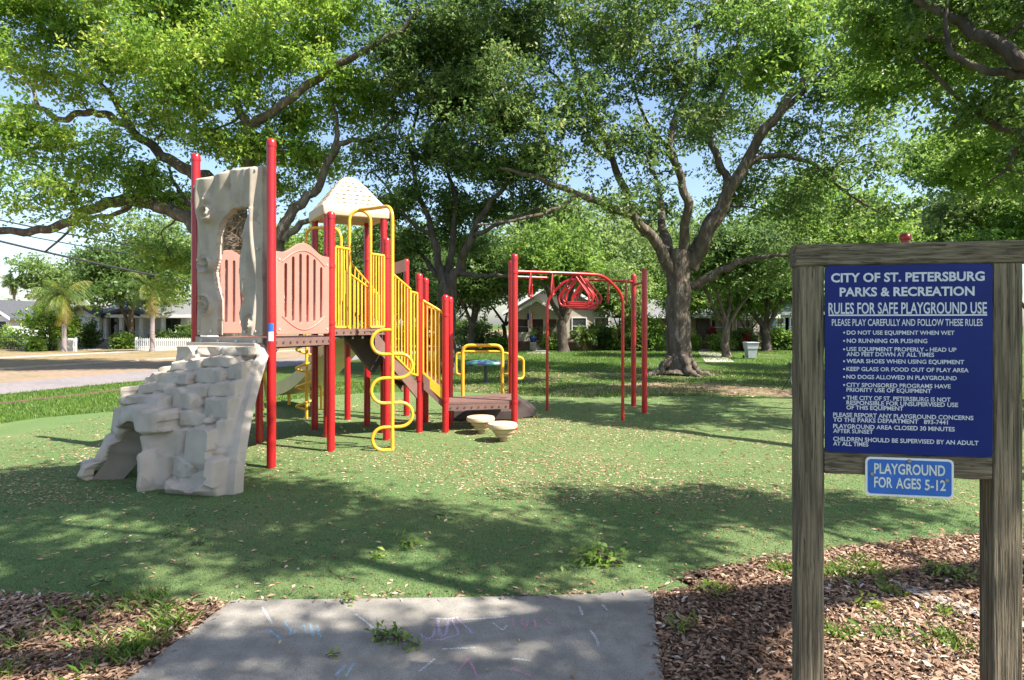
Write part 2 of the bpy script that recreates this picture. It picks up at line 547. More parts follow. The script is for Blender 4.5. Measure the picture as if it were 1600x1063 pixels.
# concrete path in the foreground
pq = [G(362, 944), G(600, 941), G(800, 938), G(930, 934), G(1000, 926), G(1020, 930), G(1026, 1010), Vector((0.68, 2.2, 0)), Vector((0.62, 0.4, 0)), Vector((-2.7, 0.4, 0)), G(205, 1063)]
path = ground_sheet('concrete_path', [(p.x, p.y) for p in pq], 0.028, G_CONC, depth=0.08, jitter=0.004, sub=3)
CHALK = {}
for nm, c in (('white', (0.78, 0.78, 0.78)), ('pink', (0.70, 0.36, 0.48)), ('blue', (0.38, 0.62, 0.80)), ('lilac', (0.70, 0.54, 0.76))):
    cm = mat('chalk_' + nm, c, tuple(x * 0.75 for x in c), 60, 0.95, spec=0.1)
    n_, L_ = cm.node_tree.nodes, cm.node_tree.links
    nz = n_.new('ShaderNodeTexNoise'); nz.inputs['Scale'].default_value = 130; nz.inputs['Detail'].default_value = 3
    tcn = n_.new('ShaderNodeTexCoord'); L_.new(tcn.outputs['Object'], nz.inputs['Vector'])
    mr = n_.new('ShaderNodeMapRange'); mr.inputs[1].default_value = 0.42; mr.inputs[2].default_value = 0.62; mr.inputs[4].default_value = 0.8; mr.inputs[1].default_value = 0.40; mr.inputs[2].default_value = 0.60
    L_.new(nz.outputs['Fac'], mr.inputs[0]); L_.new(mr.outputs[0], n_['Principled BSDF'].inputs['Alpha'])
    CHALK[nm] = cm


def chalk(pts_px, colour, wid=0.018):
    pts = catmull([G(x, y, 0.028) for x, y in pts_px], 5)
    V, Fq = [], []
    for i, p in enumerate(pts):
        t = (pts[min(i + 1, len(pts) - 1)] - pts[max(i - 1, 0)]).normalized()
        s_ = Vector((-t.y, t.x, 0)) * wid * random.uniform(0.35, 0.65)
        V += [tuple(p + s_ + Vector((0, 0, 0.003))), tuple(p - s_ + Vector((0, 0, 0.003)))]
        if i: Fq.append((2 * i - 2, 2 * i - 1, 2 * i + 1, 2 * i))
    return np.array(V), np.array(Fq)


chs = {'white': [[(672, 966), (700, 968), (716, 965)], [(722, 969), (760, 967), (795, 964)], [(770, 974), (785, 985), (792, 978)], [(690, 1015), (720, 1014), (745, 1013)], [(905, 948), (910, 962)], [(922, 985), (932, 1000), (935, 1012)], [(940, 945), (950, 955)], [(410, 950), (425, 975)], [(555, 960), (575, 975), (590, 990)], [(655, 1050), (680, 1030)], [(800, 1030), (830, 1033)]],
       'lilac': [[(655, 990), (664, 998), (675, 996), (680, 983)], [(684, 968), (688, 992), (697, 990), (700, 970)], [(706, 968), (716, 990), (708, 995)], [(712, 966), (730, 982), (738, 991)], [(662, 1002), (690, 1000), (715, 992)]],
       'pink': [[(800, 968), (803, 980)], [(815, 966), (818, 981), (826, 972)], [(835, 968), (838, 982)], [(850, 968), (862, 978)], [(885, 977), (893, 984)], [(640, 985), (630, 1003)], [(735, 1026), (712, 1054)], [(735, 1035), (746, 1060)], [(800, 1045), (830, 1058)]],
       'blue': [[(445, 972), (452, 984), (457, 994), (462, 985)], [(484, 975), (490, 995)], [(495, 978), (500, 996)], [(468, 985), (474, 978), (478, 990)], [(540, 1040), (525, 1056)], [(553, 1038), (540, 1058)], [(420, 985), (440, 1000)]]}
for nm, ls in chs.items():
    V, Fq, b = [], [], 0
    for l in ls:
        v, f = chalk(l, nm)
        V.append(v); Fq.append(f + b); b += len(v)
    np_mesh('chalk_drawing', np.vstack(V), np.vstack(Fq), CHALK[nm], path)

# ================================================================== PLAY STRUCTURE
g0, g1, g2 = G(306, 715), G(424, 733), G(517, 707)
PLAY = empty('play_structure', (g1.x + 1.4, g1.y + 2.2, 0), 'red and yellow climbing structure with grey rock wall, cream roof, stairs and overhead rings', 'play structure')
PR = 0.063
Q0 = g0 + (g2 - g1)


def post(p, top, r=PR, cap=True, clamp_z=()):
    p = Vector((p[0], p[1], 0))
    mb = MB().tube([p + Vector((0, 0, -0.1)), p + Vector((0, 0, top - r * 0.9))], r, 20, cap=False)
    o = mb.build('post', M_RED, PLAY, True, 50)
    if cap:
        c = MB().lathe(p + Vector((0, 0, top - r * 0.9 - 0.05)), [(r * 1.09, 0), (r * 1.09, 0.05), (r * 1.0, 0.085), (r * 0.75, 0.105), (r * 0.4, 0.115), (0.004, 0.118)], 20)
        c.build('post_cap', M_RED, o, True, 50)
    for z in clamp_z:
        MB().lathe(p + Vector((0, 0, z - 0.03)), [(r * 1.02, 0), (r * 1.13, 0.004), (r * 1.13, 0.056), (r * 1.02, 0.06)], 20).build('clamp', M_RED, o, True, 30)
    return o


ZD = 1.83      # main deck
pB3, pB4, pB5, pB6 = G(604, 689), G(655, 677), G(696, 677), G(804, 673)
post(g0, 4.63, clamp_z=(2.0, 3.9))
p1o = post(g1, 4.63)
post(g2, 3.81, clamp_z=(2.05, 2.95))
post(Q0, 3.2)
post(pB3, 3.53, clamp_z=(3.2,))
post(pB4, 2.97, clamp_z=(2.5, 1.0))
post(pB5, 2.57, clamp_z=(2.2, 0.62))
post(pB6, 3.36, clamp_z=(3.02, 0.55))
pB6b = G(799, 656.5)
post(pB6b, 3.36, clamp_z=(3.02,))
pBe, pBh, pBd = G(665, 661), G(703, 665), G(635, 651)
post(pBe, 2.97); post(pBh, 2.57); post(pBd, 3.45)
# tower posts carry the roof
ZE = 3.98
tN, tR, tF, tL = Vector((-3.30, 10.85, 0)), Vector((-2.38, 11.28, 0)), Vector((-2.87, 12.05, 0)), Vector((-3.77, 11.62, 0))
for t in (tN, tR, tF, tL): post(t, ZE + 0.1, cap=False, clamp_z=(2.2, 3.3))
post(G(543, 657), 1.9, cap=False); post(G(488, 640), 1.7, r=0.05, cap=False)

# inspection sticker on the nearest post
c1 = Vector((g1.x, g1.y, 0))
def sticker(name, z0, z1, m, r=PR + 0.0022):
    ang0 = math.atan2(-c1.y, -c1.x)
    V, Fq = [], []
    for i in range(9):
        a = ang0 - 0.55 + 1.1 * i / 8 - 0.1
        for z in (z0, z1): V.append((c1.x + r * math.cos(a), c1.y + r * math.sin(a), z))
        if i: Fq.append((2 * i - 2, 2 * i, 2 * i + 1, 2 * i - 1))
    np_mesh(name, V, Fq, m, p1o, smooth=True)
sc1 = 950 / c1.y
sticker('blue_sticker', CH - (517.5 - 505) / sc1, CH - (505.5 - 505) / sc1, M_SIGN2)
sticker('white_sticker', CH - (533 - 505) / sc1, CH - (518.5 - 505) / sc1, M_WHITE)


def beam(p0, p1, z0, z1, th, name='deck_edge', m=None, parent=None, off=0.0, bolts=True):
    p0, p1 = Vector((p0[0], p0[1], 0)), Vector((p1[0], p1[1], 0))
    d = (p1 - p0).normalized()
    n_ = Vector((d.y, -d.x, 0))
    a, b = p0 + n_ * off, p1 + n_ * off
    mb = MB().slab([a + Vector((0, 0, z0)), b + Vector((0, 0, z0)), b + Vector((0, 0, z1)), a + Vector((0, 0, z1))], n_ * th)
    o = mb.build(name, m or M_DECK, parent or PLAY)
    if bolts:
        L_ = (b - a).length
        k = max(4, int(L_ / 0.13))
        for i in range(k):
            q = a.lerp(b, (i + 0.5) / k) + n_ * th + Vector((0, 0, (z0 + z1) / 2))
            MB().tube([q, q + n_ * 0.012], 0.017, 8).build('bolt', M_DECKDK, o)
    return o


def deck(corners, z, th=0.10, name='deck'):
    mb = MB()
    mb.prism([(c[0], c[1]) for c in corners], z - 0.04, z)
    o = mb.build(name, M_DECK, PLAY)
    u = MB()
    cx = sum((Vector((c[0], c[1], 0)) for c in corners), Vector()) / len(corners)
    ins = [Vector((c[0], c[1], 0)).lerp(cx, 0.06) for c in corners]
    u.prism([(c[0], c[1]) for c in ins], z - 0.075, z - 0.043)
    a, b, c, d = ins[0], ins[1], ins[2], ins[3]
    for k in range(1, 5):
        t = k / 5
        s0, s1 = a.lerp(b, t), d.lerp(c, t)
        w_ = (b - a).normalized() * 0.02
        u.slab([s0 - w_ + Vector((0, 0, z - 0.16)), s0 + w_ + Vector((0, 0, z - 0.16)), s1 + w_ + Vector((0, 0, z - 0.16)), s1 - w_ + Vector((0, 0, z - 0.16))], (0, 0, 0.083))
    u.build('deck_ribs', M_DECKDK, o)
    return o


main = deck([g0, g1, g2, Q0], ZD)
beam(g1, g2, ZD - 0.12, ZD + 0.005, 0.02, off=0.0)
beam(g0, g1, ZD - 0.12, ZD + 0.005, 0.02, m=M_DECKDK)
beam(g2, Q0, ZD - 0.12, ZD + 0.005, 0.02)
beam(Q0, g0, ZD - 0.12, ZD + 0.005, 0.02)
ZU = 1.95
kA = Vector((-2.30, 10.35, 0))
deck([g2, Vector((-2.22, 10.45, 0)), tR, tN], ZU, name='upper_deck')
beam(g2 + Vector((0.02, 0, 0)), pB3, ZU - 0.10, ZU, 0.02)
deck([Q0, g2, tN, tL], ZD - 0.01, name='back_deck')
deck([tN, tR, tF, tL], ZD + 0.12, name='tower_deck')

# pink barrier panels
def pink(p0, p1, z0, ztop0, ztop1, hump):
    p0, p1 = Vector((p0[0], p0[1], 0)), Vector((p1[0], p1[1], 0))
    d = (p1 - p0)
    d.z = 0
    Ln = d.length - 2 * PR - 0.02
    d.normalize()
    n_ = Vector((d.y, -d.x, 0))
    o = p0 + d * (PR + 0.01) + Vector((0, 0, z0))
    M = Matrix((d, Vector((0, 0, 1)), n_)).transposed().to_4x4()
    M.translation = o
    h0, h1 = ztop0 - z0, ztop1 - z0
    out = [(0.02, 0), (Ln - 0.02, 0), (Ln, 0.02), (Ln, h1)]
    for i in range(15):
        t = i / 14
        x = Ln * (0.90 - 0.80 * t)
        out.append((x, h1 * (1 - t) + h0 * t + hump * (0.5 - 0.5 * math.cos(2 * math.pi * t)) ** 0.9))
    out += [(0, h0), (0, 0.02)]
    sl = [out]
    for k in range(6):
        xc = Ln * (0.16 + 0.68 * k / 5)
        e = abs(k - 2.5) / 2.5
        zb, zt = 0.15 + 0.07 * e ** 2, min(h0, h1) + 0.03 - 0.17 * e ** 2
        w_ = 0.032
        sl.append([(xc - w_, zb + w_), (xc - w_ * 0.7, zb + w_ * 0.3), (xc, zb), (xc + w_ * 0.7, zb + w_ * 0.3), (xc + w_, zb + w_), (xc + w_, zt - w_), (xc + w_ * 0.7, zt - w_ * 0.3), (xc, zt), (xc - w_ * 0.7, zt - w_ * 0.3), (xc - w_, zt - w_)])
    pn = flat2d('barrier_panel', sl, 0.02, 0.006, M, M_PINK, PLAY)
    # raised moulding curve below and above the slots
    for sgn, zc in ((-1, 0.26), (1, min(h0, h1) - 0.13)):
        mbt = MB()
        pts = []
        for i in range(17):
            t = i / 16
            pts.append(M @ Vector((Ln * (0.09 + 0.82 * t), zc + sgn * 0.20 * math.sin(math.pi * t), 0.026)))
        mbt.tube(pts, 0.011, 6)
        mbt.build('moulding', M_PINK, pn, True)
    for zz in (0.07, h1 - 0.12):
        for xx in (0.045, Ln - 0.045):
            q = M @ Vector((xx, zz, 0.024))
            MB().tube([q, q + n_ * 0.014], 0.013, 8).build('bolt', M_METAL, pn)
    return pn


pink(g1, g2, ZD + 0.06, 3.06, 3.08, 0.17)
pink(Q0, g0, ZD + 0.06, 3.05, 3.05, 0.17)

# carved grey arch panel between the two tall posts
def hash2(i, j, s=0):
    return random.Random(i * 7349 + j * 9151 + s * 613).random()


ad = (g1 - g0); ad.z = 0
AL = ad.length - 2 * PR - 0.02
ad.normalize()
an = Vector((ad.y, -ad.x, 0))
ao = Vector((g0.x, g0.y, 0)) + ad * (PR + 0.0)
AZ0, AZ1 = ZD + 0.03, 4.30
NU, NV = 96, 200
A_W = AL * 0.965
OPZ = [1.5, 1.95, 2.20, 2.40, 2.55, 2.82, 3.0, 3.2, 3.36, 3.5, 3.6, 3.68, 3.72]
OPL = [0.33, 0.33, 0.345, 0.34, 0.30, 0.265, 0.31, 0.315, 0.325, 0.36, 0.41, 0.53, 0.58]
OPR = [0.70, 0.69, 0.645, 0.72, 0.655, 0.65, 0.66, 0.70, 0.715, 0.74, 0.78, 0.82, 0.80]
def arch_open(u, z):
    if z > 3.72: return False
    return np.interp(z, OPZ, OPL) < u < np.interp(z, OPZ, OPR)
def spiral_d(u, z, cu_, cz, r0_, turns, hand=1):
    dx, dz = (u - cu_) * A_W, z - cz
    rr = math.hypot(dx, dz)
    if rr > r0_: return 0
    th = math.atan2(dz, dx * hand)
    ph = (rr / r0_ * turns - th / (2 * math.pi)) % 1.0
    return math.exp(-((ph - 0.5) / 0.17) ** 2) * min(1, (r0_ - rr) / 0.02) 
def arch_h(u, z):
    h = 0.0
    x = u * A_W
    # hanging folds at the top
    if z > 3.55:
        t = (z - 3.55) / 0.75
        h += 0.055 * t * abs(math.sin(u * 13 + 0.6 * math.sin(z * 4)))
    # flowing ridges on the legs
    h += 0.012 * math.sin((u * 9 + 1.6 * math.sin(z * 2.3)) * 2.2) * (1 if z < 3.7 else 0.5)
    h += 0.045 * spiral_d(u, z, 0.17, 2.30, 0.19, 2.0)
    h += 0.040 * spiral_d(u, z, 0.83, 2.05, 0.15, 1.8, -1)
    h += 0.040 * spiral_d(u, z, 0.16, 2.95, 0.17, 1.6, -1)
    h += 0.050 * spiral_d(u, z, 0.20, 3.72, 0.18, 1.5)
    # winding stems
    for (c_, a_, f_, p_, w_) in ((0.90, 0.03, 3.0, 0.4, 0.03), (0.10, 0.045, 2.6, 1.2, 0.035), (0.75, 0.03, 4.2, 2.0, 0.03)):
        cu_ = c_ + a_ * math.sin(z * f_ + p_)
        h += 0.035 * math.exp(-((u - cu_) / w_) ** 2)
    for (cu_, cz, s_, a_) in ((0.2, 3.92, 0.06, 0.06), (0.26, 3.62, 0.07, 0.055), (0.72, 3.3, 0.05, 0.05), (0.5, 4.05, 0.05, -0.03)):
        h += a_ * math.exp(-(((u - cu_) * A_W) ** 2 + (z - cz) ** 2) / (s_ * s_))
    e = min(u, 1 - u, (AZ1 - z) / 1.2) * A_W
    if e < 0.06: h *= max(0, e / 0.06)
    if z < 3.80:
        zc_ = min(z, 3.72)
        eo = min(abs(u - np.interp(zc_, OPZ, OPL)), abs(u - np.interp(zc_, OPZ, OPR))) * A_W + max(0, z - 3.72)
        if eo < 0.07: h *= eo / 0.07
    return h
keep, V = {}, []
for j in range(NV + 1):
    for i in range(NU + 1):
        u = i / NU
        z = AZ0 + (AZ1 - AZ0) * j / NV
        zz = z + (-0.05 * (1 - u) - 0.02 * math.sin(u * 8)) * (j / NV) ** 3
        uu = u * A_W + 0.012 * math.sin(z * 6) * (1 if u in (0, 1) else 0)
        V.append(ao + ad * uu + Vector((0, 0, zz)) + an * (0.03 + 1.7 * arch_h(u, z)))
Fq = []
for j in range(NV):
    for i in range(NU):
        if arch_open((i + 0.5) / NU, AZ0 + (AZ1 - AZ0) * (j + 0.5) / NV): continue
        a = j * (NU + 1) + i
        Fq.append((a, a + 1, a + NU + 2, a + NU + 1))
def solid_sheet(name, V, Fq, back, m, parent, smooth=True, relax=2):
    """give a sheet a back face at offset vector and close every rim"""
    me = bpy.data.meshes.new(name)
    me.from_pydata([tuple(v) for v in V], [], Fq)
    bm = bmesh.new(); bm.from_mesh(me)
    lo = [v for v in bm.verts if not v.link_faces]
    bmesh.ops.delete(bm, geom=lo, context='VERTS')
    for _ in range(relax):
        bv = [v for v in bm.verts if v.is_boundary]
        bmesh.ops.smooth_vert(bm, verts=bv, factor=0.5, use_axis_x=True, use_axis_y=True, use_axis_z=True)
    edges = [e for e in bm.edges if e.is_boundary]
    for step in ((0.15, 0.06), (0.85, 0.06)):
        pass
    ret = bmesh.ops.extrude_edge_only(bm, edges=edges)
    for v in ret['geom']:
        if isinstance(v, bmesh.types.BMVert): v.co += back
    bm.normal_update()
    bmesh.ops.recalc_face_normals(bm, faces=bm.faces[:])
    bm.to_mesh(me); bm.free()
    me.polygons.foreach_set('use_smooth', [smooth] * len(me.polygons))
    me.set_sharp_from_angle(angle=math.radians(55))
    return put(name, me, m, parent)
arch = solid_sheet('arch_panel', V, Fq, -an * 0.10, M_ARCH, PLAY, relax=5)
# smooth back skin of the arch panel
bk, bf = [], []
for j in range(0, NV + 1, 4):
    for i in range(0, NU + 1, 4):
        u = i / NU; z = AZ0 + (AZ1 - AZ0) * j / NV
        bk.append(ao + ad * (u * A_W) + Vector((0, 0, z - 0.05 * (1 - u) * (j / NV) ** 3)) - an * 0.065)
w4 = NU // 4 + 1
for j in range(NV // 4):
    for i in range(NU // 4):
        if arch_open((i + 0.5) * 4 / NU, AZ0 + (AZ1 - AZ0) * (j + 0.5) * 4 / NV): continue
        a = j * w4 + i
        bf.append((a, a + w4, a + w4 + 1, a + 1))
np_mesh('arch_back', [tuple(v) for v in bk], bf, M_ARCH, arch)
for (u, z) in ((0.05, 1.93), (0.26, 1.93), (0.93, 1.93), (0.76, 1.93), (0.05, 3.0), (0.95, 4.2), (0.95, 3.1), (0.05, 4.1)):
    q = ao + ad * u * A_W + Vector((0, 0, z)) + an * (0.035 + 1.7 * arch_h(u, z))
    MB().tube([q, q + an * 0.02], 0.018, 8).build('bolt', M_METAL, arch)
gb = MB().slab([ao + Vector((0, 0, ZD - 0.12)) + an * 0.022, ao + ad * A_W + Vector((0, 0, ZD - 0.12)) + an * 0.022, ao + ad * A_W + Vector((0, 0, ZD + 0.015)) + an * 0.022, ao + Vector((0, 0, ZD + 0.015)) + an * 0.022], an * 0.03)
fl = gb.build('wall_flange', M_ARCH, PLAY)
for k in range(4):
    q = ao + ad * A_W * (0.1 + 0.27 * k) + Vector((0, 0, ZD - 0.045)) + an * 0.052
    MB().tube([q, q + an * 0.02], 0.025, 8).build('bolt', M_METAL, fl)

# climbing rock wall
RS, RT = 132, 150
topA, topB = ao + ad * 0.0 + an * 0.06, ao + ad * (A_W + 0.06) + an * 0.06
topA.z = topB.z = ZD - 0.10
bot_pts = catmull([G(131, 741), G(152, 752), G(182, 756), G(200, 763), G(219, 769), G(290, 775), G(363, 779)], 20)
bl_len = np.cumsum([0] + [(bot_pts[i + 1] - bot_pts[i]).length for i in range(len(bot_pts) - 1)])
def bot_at(s):
    x = s * bl_len[-1]
    i = min(int(np.searchsorted(bl_len, x, side='right')) - 1, len(bot_pts) - 2)
    t = (x - bl_len[i]) / max(bl_len[i + 1] - bl_len[i], 1e-6)
    return bot_pts[i].lerp(bot_pts[i + 1], t)
RS, RT = 150, 190
rk = np.random.default_rng(5)
gs, gt = np.meshgrid(np.linspace(0, 1, RS + 1), np.linspace(0, 1, RT + 1))
# ledge blocks, laid out as x0, x1, top, bottom on a drawing of the wall and carried over to (s, t) of the wall surface
BLK = [(540, 650, 420, 475), (432, 515, 290, 490), (516, 602, 366, 440), (645, 712, 376, 490), (576, 668, 270, 400), (440, 562, 286, 370), (668, 745, 250, 372), (556, 640, 222, 275), (412, 556, 198, 284),
       (632, 756, 178, 250), (416, 548, 166, 200), (490, 560, 150, 170), (552, 634, 142, 222), (668, 762, 126, 180), (452, 548, 130, 166), (590, 668, 140, 180), (520, 612, 98, 142), (612, 712, 92, 140), (712, 782, 86, 128),
       (450, 520, 74, 100), (545, 640, 66, 98), (650, 740, 52, 88), (536, 630, 42, 64), (630, 700, 30, 52), (700, 790, 24, 52), (396, 446, 106, 195), (336, 412, 202, 300), (372, 440, 236, 262), (412, 490, 256, 290),
       (256, 322, 382, 460), (272, 330, 290, 380), (720, 742, 300, 480), (600, 720, 440, 492), (520, 600, 440, 492), (640, 668, 230, 262), (742, 800, 128, 250), (446, 520, 104, 130)]
BX = np.array([[(lambda q: (q.x, q.y))(bot_at(s_)) for s_ in np.linspace(0, 1, RS + 1)]])[0]
TX = np.array([tuple(topA.lerp(topB, s_))[:2] for s_ in np.linspace(0, 1, RS + 1)])
fr0 = 1 - gt ** 1.8
wx = TX[None, :, 0] + (BX[None, :, 0] - TX[None, :, 0]) * fr0
wy = TX[None, :, 1] + (BX[None, :, 1] - TX[None, :, 1]) * fr0
wz = (ZD - 0.06) * gt
gx, gy = 800 + FPX * wx / wy, HOR + FPX * (CH - wz) / wy
def to_st(x, y):
    px, py = x / 2.0, 531 + y / 2.0
    k = ((gx - px) ** 2 + (gy - py) ** 2).argmin()
    return gs.flat[k], gt.flat[k]
cells = []
for (x0, x1, y0, y1) in BLK:
    xm, ym = (x0 + x1) / 2, (y0 + y1) / 2
    sl_, sr_ = to_st(x0, ym)[0], to_st(x1, ym)[0]
    th_, tl_ = to_st(xm, y0)[1], to_st(xm, y1)[1]
    cells.append(((sl_ + sr_) / 2, (th_ + tl_) / 2, max(sr_ - sl_, 0.05) / 2, max(th_ - tl_, 0.025) / 2))
cells = np.array(cells)
gsw = gs + 0.004 * np.sin(gt * 31) + 0.003 * np.sin(gt * 71 + 1)
gtw = gt + 0.005 * np.sin(gs * 23 + 2) + 0.003 * np.sin(gs * 61)
es_ = np.abs(gsw[..., None] - cells[:, 0]) - cells[:, 2]
et_ = np.abs(gtw[..., None] - cells[:, 1]) - cells[:, 3]
dist = np.maximum(es_, et_) + 0.2 * np.maximum(0, np.minimum(es_, et_))
lab_ = dist.argmin(-1)
Hf = np.zeros_like(gs)
for c_i in range(len(cells)):
    m_ = lab_ == c_i
    if not m_.any(): continue
    tb_ = max(0.0, cells[c_i, 1] - cells[c_i, 3]); tt_ = min(1.0, cells[c_i, 1] + cells[c_i, 3])
    f = 1 - tb_ ** 1.8
    fs = (gs[m_] - cells[c_i, 0]) / (2 * cells[c_i, 2])
    ft = np.clip((gt[m_] - tb_) / max(tt_ - tb_, 1e-3), -0.2, 1.2)
    v_ = f - (0.05 + 0.22 * rk.random()) * (tt_ - tb_) * ft + rk.uniform(-.10, .10) * fs + (rk.choice([-0.05, 0.0, 0.05, 0.09]) + rk.uniform(-0.02, 0.02) if tb_ < 0.6 else rk.uniform(-0.01, 0.05))
    fold = rk.uniform(-.35, .35)
    v_ = v_ + rk.choice([-1, 1]) * rk.uniform(0.005, 0.03) * np.clip(1 - np.abs(fs - fold + 0.3 * (ft - .5)) / 0.35, 0, 1)
    v_ = v_ - 0.26 * np.clip(np.abs(fs) * 2 - 0.84, 0, 0.3) - 0.18 * np.clip(0.12 - ft, 0, 0.3)
    Hf[m_] = v_
for _ in range(1):
    Hp = np.pad(Hf, 1, mode='edge')
    Hf = (Hp[1:-1, 1:-1] * 3 + Hp[:-2, 1:-1] + Hp[2:, 1:-1] + Hp[1:-1, :-2] + Hp[1:-1, 2:]) / 7
base_ = 1 - gt ** 1.8
lip = np.clip((gs - 0.925) / 0.03, 0, 1)
Hf = Hf * (1 - lip) + (base_ - 0.05 - 0.3 * np.clip(gs - 0.955, 0, 1)) * lip
lipL = np.clip((0.05 - gs) / 0.05, 0, 1) * 0.6
Hf = Hf * (1 - lipL) + (base_ - 0.06) * lipL
btm = np.clip((0.05 - gt) / 0.05, 0, 1)
Hf = Hf * (1 - btm) + np.minimum(1.0, Hf) * btm
def rock_open(s, t):
    # arched tunnel at the lower left
    c, wd, hh = 0.365, 0.185, 0.45
    x = (s - c - 0.06 * t) / wd
    if abs(x) > 1: return False
    return t < hh * (1 - abs(x) ** 2.3) ** 0.5
V = []
for j in range(RT + 1):
    t = j / RT
    for i in range(RS + 1):
        s = i / RS
        B = bot_at(s); B.z = 0
        T = topA.lerp(topB, s); T.z = 0
        x = (s - 0.365 - 0.06 * t) / 0.185
        hood = 0.0
        if abs(x) < 1.5:
            rr = math.hypot(x, t / 0.45)
            hood = 0.075 * math.exp(-((rr - 1.10) / 0.17) ** 2)
        fr = Hf[j, i] + hood * (1 - 0.5 * t)
        if t > 0.97: fr = min(fr, 0.10)
        p = T.lerp(B, fr)
        low = max(0, (0.30 - s) / 0.30)
        p.z = (ZD - 0.06) * t * (1 - 0.07 * low * math.sin(math.pi * t))
        V.append(p)
Fq = []
for j in range(RT):
    for i in range(RS):
        if rock_open((i + 0.5) / RS, (j + 0.5) / RT): continue
        a = j * (RS + 1) + i
        Fq.append((a, a + 1, a + RS + 2, a + RS + 1))
rock = solid_sheet('rock_wall', V, Fq, -an * 0.13 + Vector((0, 0, -0.0)), M_ROCK, PLAY, relax=3)
rock.data.set_sharp_from_angle(angle=math.radians(46))
# tunnel skin behind the arched opening
tv, tf = [], []
for k in range(25):
    x = -1 + 1.12 * k / 24
    t = 0.45 * max(0, 1 - abs(x) ** 2.3) ** 0.5
    s = 0.365 + 0.06 * t + 0.185 * x
    jj, ii = min(RT, int(round(t * RT))), min(RS, max(0, int(round(s * RS))))
    p = V[jj * (RS + 1) + ii].copy()
    for m_ in range(5):
        q = p - an * (0.02 + 0.05 * m_) + ad * 0.085 * m_
        q.z = max(0.0, p.z * (1 - 0.03 * m_))
        tv.append(tuple(q))
    if k:
        for m_ in range(4):
            a = (k - 1) * 5 + m_
            tf.append((a, a + 1, a + 6, a + 5))
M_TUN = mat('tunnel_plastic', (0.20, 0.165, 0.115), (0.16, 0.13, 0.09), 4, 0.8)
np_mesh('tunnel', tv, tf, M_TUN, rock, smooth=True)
# yellow climbing bars behind the wall
def bar(pts, r=0.022, fil=0.15, name='climbing_bar', m=None, n=10, parent=None, smooth_path=None):
    pp = smooth_path if smooth_path else fillet(pts, fil, 7)
    return MB().tube(pp, r, n).build(name, m or M_YEL, parent or PLAY, True, 60)
bar([P(411, 545, 9.6), P(412, 585, 9.9), Vector(G(419, 650)) + Vector((0, 0, 0.2)), G(419, 650)], 0.03, 0.2)
bar([P(402, 545, 10.1), P(406, 590, 10.6), G(412, 641)], 0.025, 0.2)

# spiral climber
sp = G(479, 655)
pole = bar([sp, Vector((sp.x, sp.y, 2.0))], 0.032, name='spiral_climber')
hp = []
for i in range(150):
    th = i / 149 * 2 * math.pi * 3.75 + 2.6
    zz = 0.22 + 1.52 * i / 149
    hp.append((sp.x + 0.205 * math.cos(th), sp.y + 0.205 * math.sin(th), zz))
hp = [(sp.x, sp.y, 0.2)] + hp + [(sp.x, sp.y, 1.76)]
MB().tube(hp, 0.027, 8).build('helix', M_YEL, pole, True, 60)

# wavy climber with hand hoops
ws = G(613, 705)
zs = [1.94, 1.55, 1.17, 0.77, 0.385, 0.02]
dirx = Vector((0.96, 0.28, 0)).normalized()
pp = [Vector((ws.x, ws.y, zs[0]))]
for k in range(5):
    sg = -1 if k % 2 == 0 else 1
    zc, rr = (zs[k] + zs[k + 1]) / 2, (zs[k] - zs[k + 1]) / 2
    for i in range(15):
        a = math.pi / 2 - math.pi * i / 14
        pp.append(Vector((ws.x, ws.y, zc + rr * math.sin(a))) + dirx * sg * (0.13 + rr * math.cos(a)))
pp.append(Vector((ws.x, ws.y, zs[5])))
wavep = bar(None, 0.027, name='wavy_climber', smooth_path=pp, n=12)
hc = P(562, 328, 10.3)
top = Vector((ws.x, ws.y, 3.93))
MB().tube(fillet([(ws.x, ws.y, 0), top, hc + Vector((0.25, -0.12, 0.0)), hc], 0.22, 8), 0.03, 12).build('upright', M_YEL, wavep, True, 60)
hl, hr = P(546, 505, 10.28), P(579, 505, 10.36)
for_h = [Vector((hl.x, hl.y, ZU))]
for i in range(15):
    a = math.pi - math.pi * i / 14
    c_ = (hl + hr) / 2
    for_h.append(Vector((c_.x, c_.y, 3.96 - 0.18)) + (hr - hl) / 2 * math.cos(a) + Vector((0, 0, 0.18 * math.sin(a))))
for_h.append(Vector((hr.x, hr.y, ZU)))
MB().tube(for_h, 0.027, 12).build('hand_hoop', M_YEL, wavep, True, 60)
bar([P(478, 470, 11.0), P(478, 356, 11.0), P(533, 357, 10.7), P(533, 470, 10.7)], 0.027, 0.22, 'hand_hoop')


def railing(p0, p1, b0, b1, n, plate=0.0, posts=True):
    """p0,p1 top rail ends (world); b0,b1 heights of the bottom rail"""
    p0, p1 = Vector(p0), Vector(p1)
    q0, q1 = Vector((p0.x, p0.y, b0)), Vector((p1.x, p1.y, b1))
    o = MB().tube([p0, p1], 0.024, 10).build('railing', M_YEL, PLAY, True, 60)
    MB().tube([q0, q1], 0.022, 10).build('bottom_rail', M_YEL, o, True, 60)
    for i in range(n):
        t = i / (n - 1)
        MB().tube([q0.lerp(q1, t), p0.lerp(p1, t)], 0.0145 if 0 < i < n - 1 else 0.02, 8).build('baluster', M_YEL, o, True, 60)
    if plate:
        d = (q1 - q0).normalized()
        n_ = Vector((d.y, -d.x, 0)).normalized()
        MB().slab([q0 - Vector((0, 0, plate)), q1 - Vector((0, 0, plate)), q1 + Vector((0, 0, 0.04)), q0 + Vector((0, 0, 0.04))], n_ * 0.02).build('kick_plate', M_YEL, o)
    return o


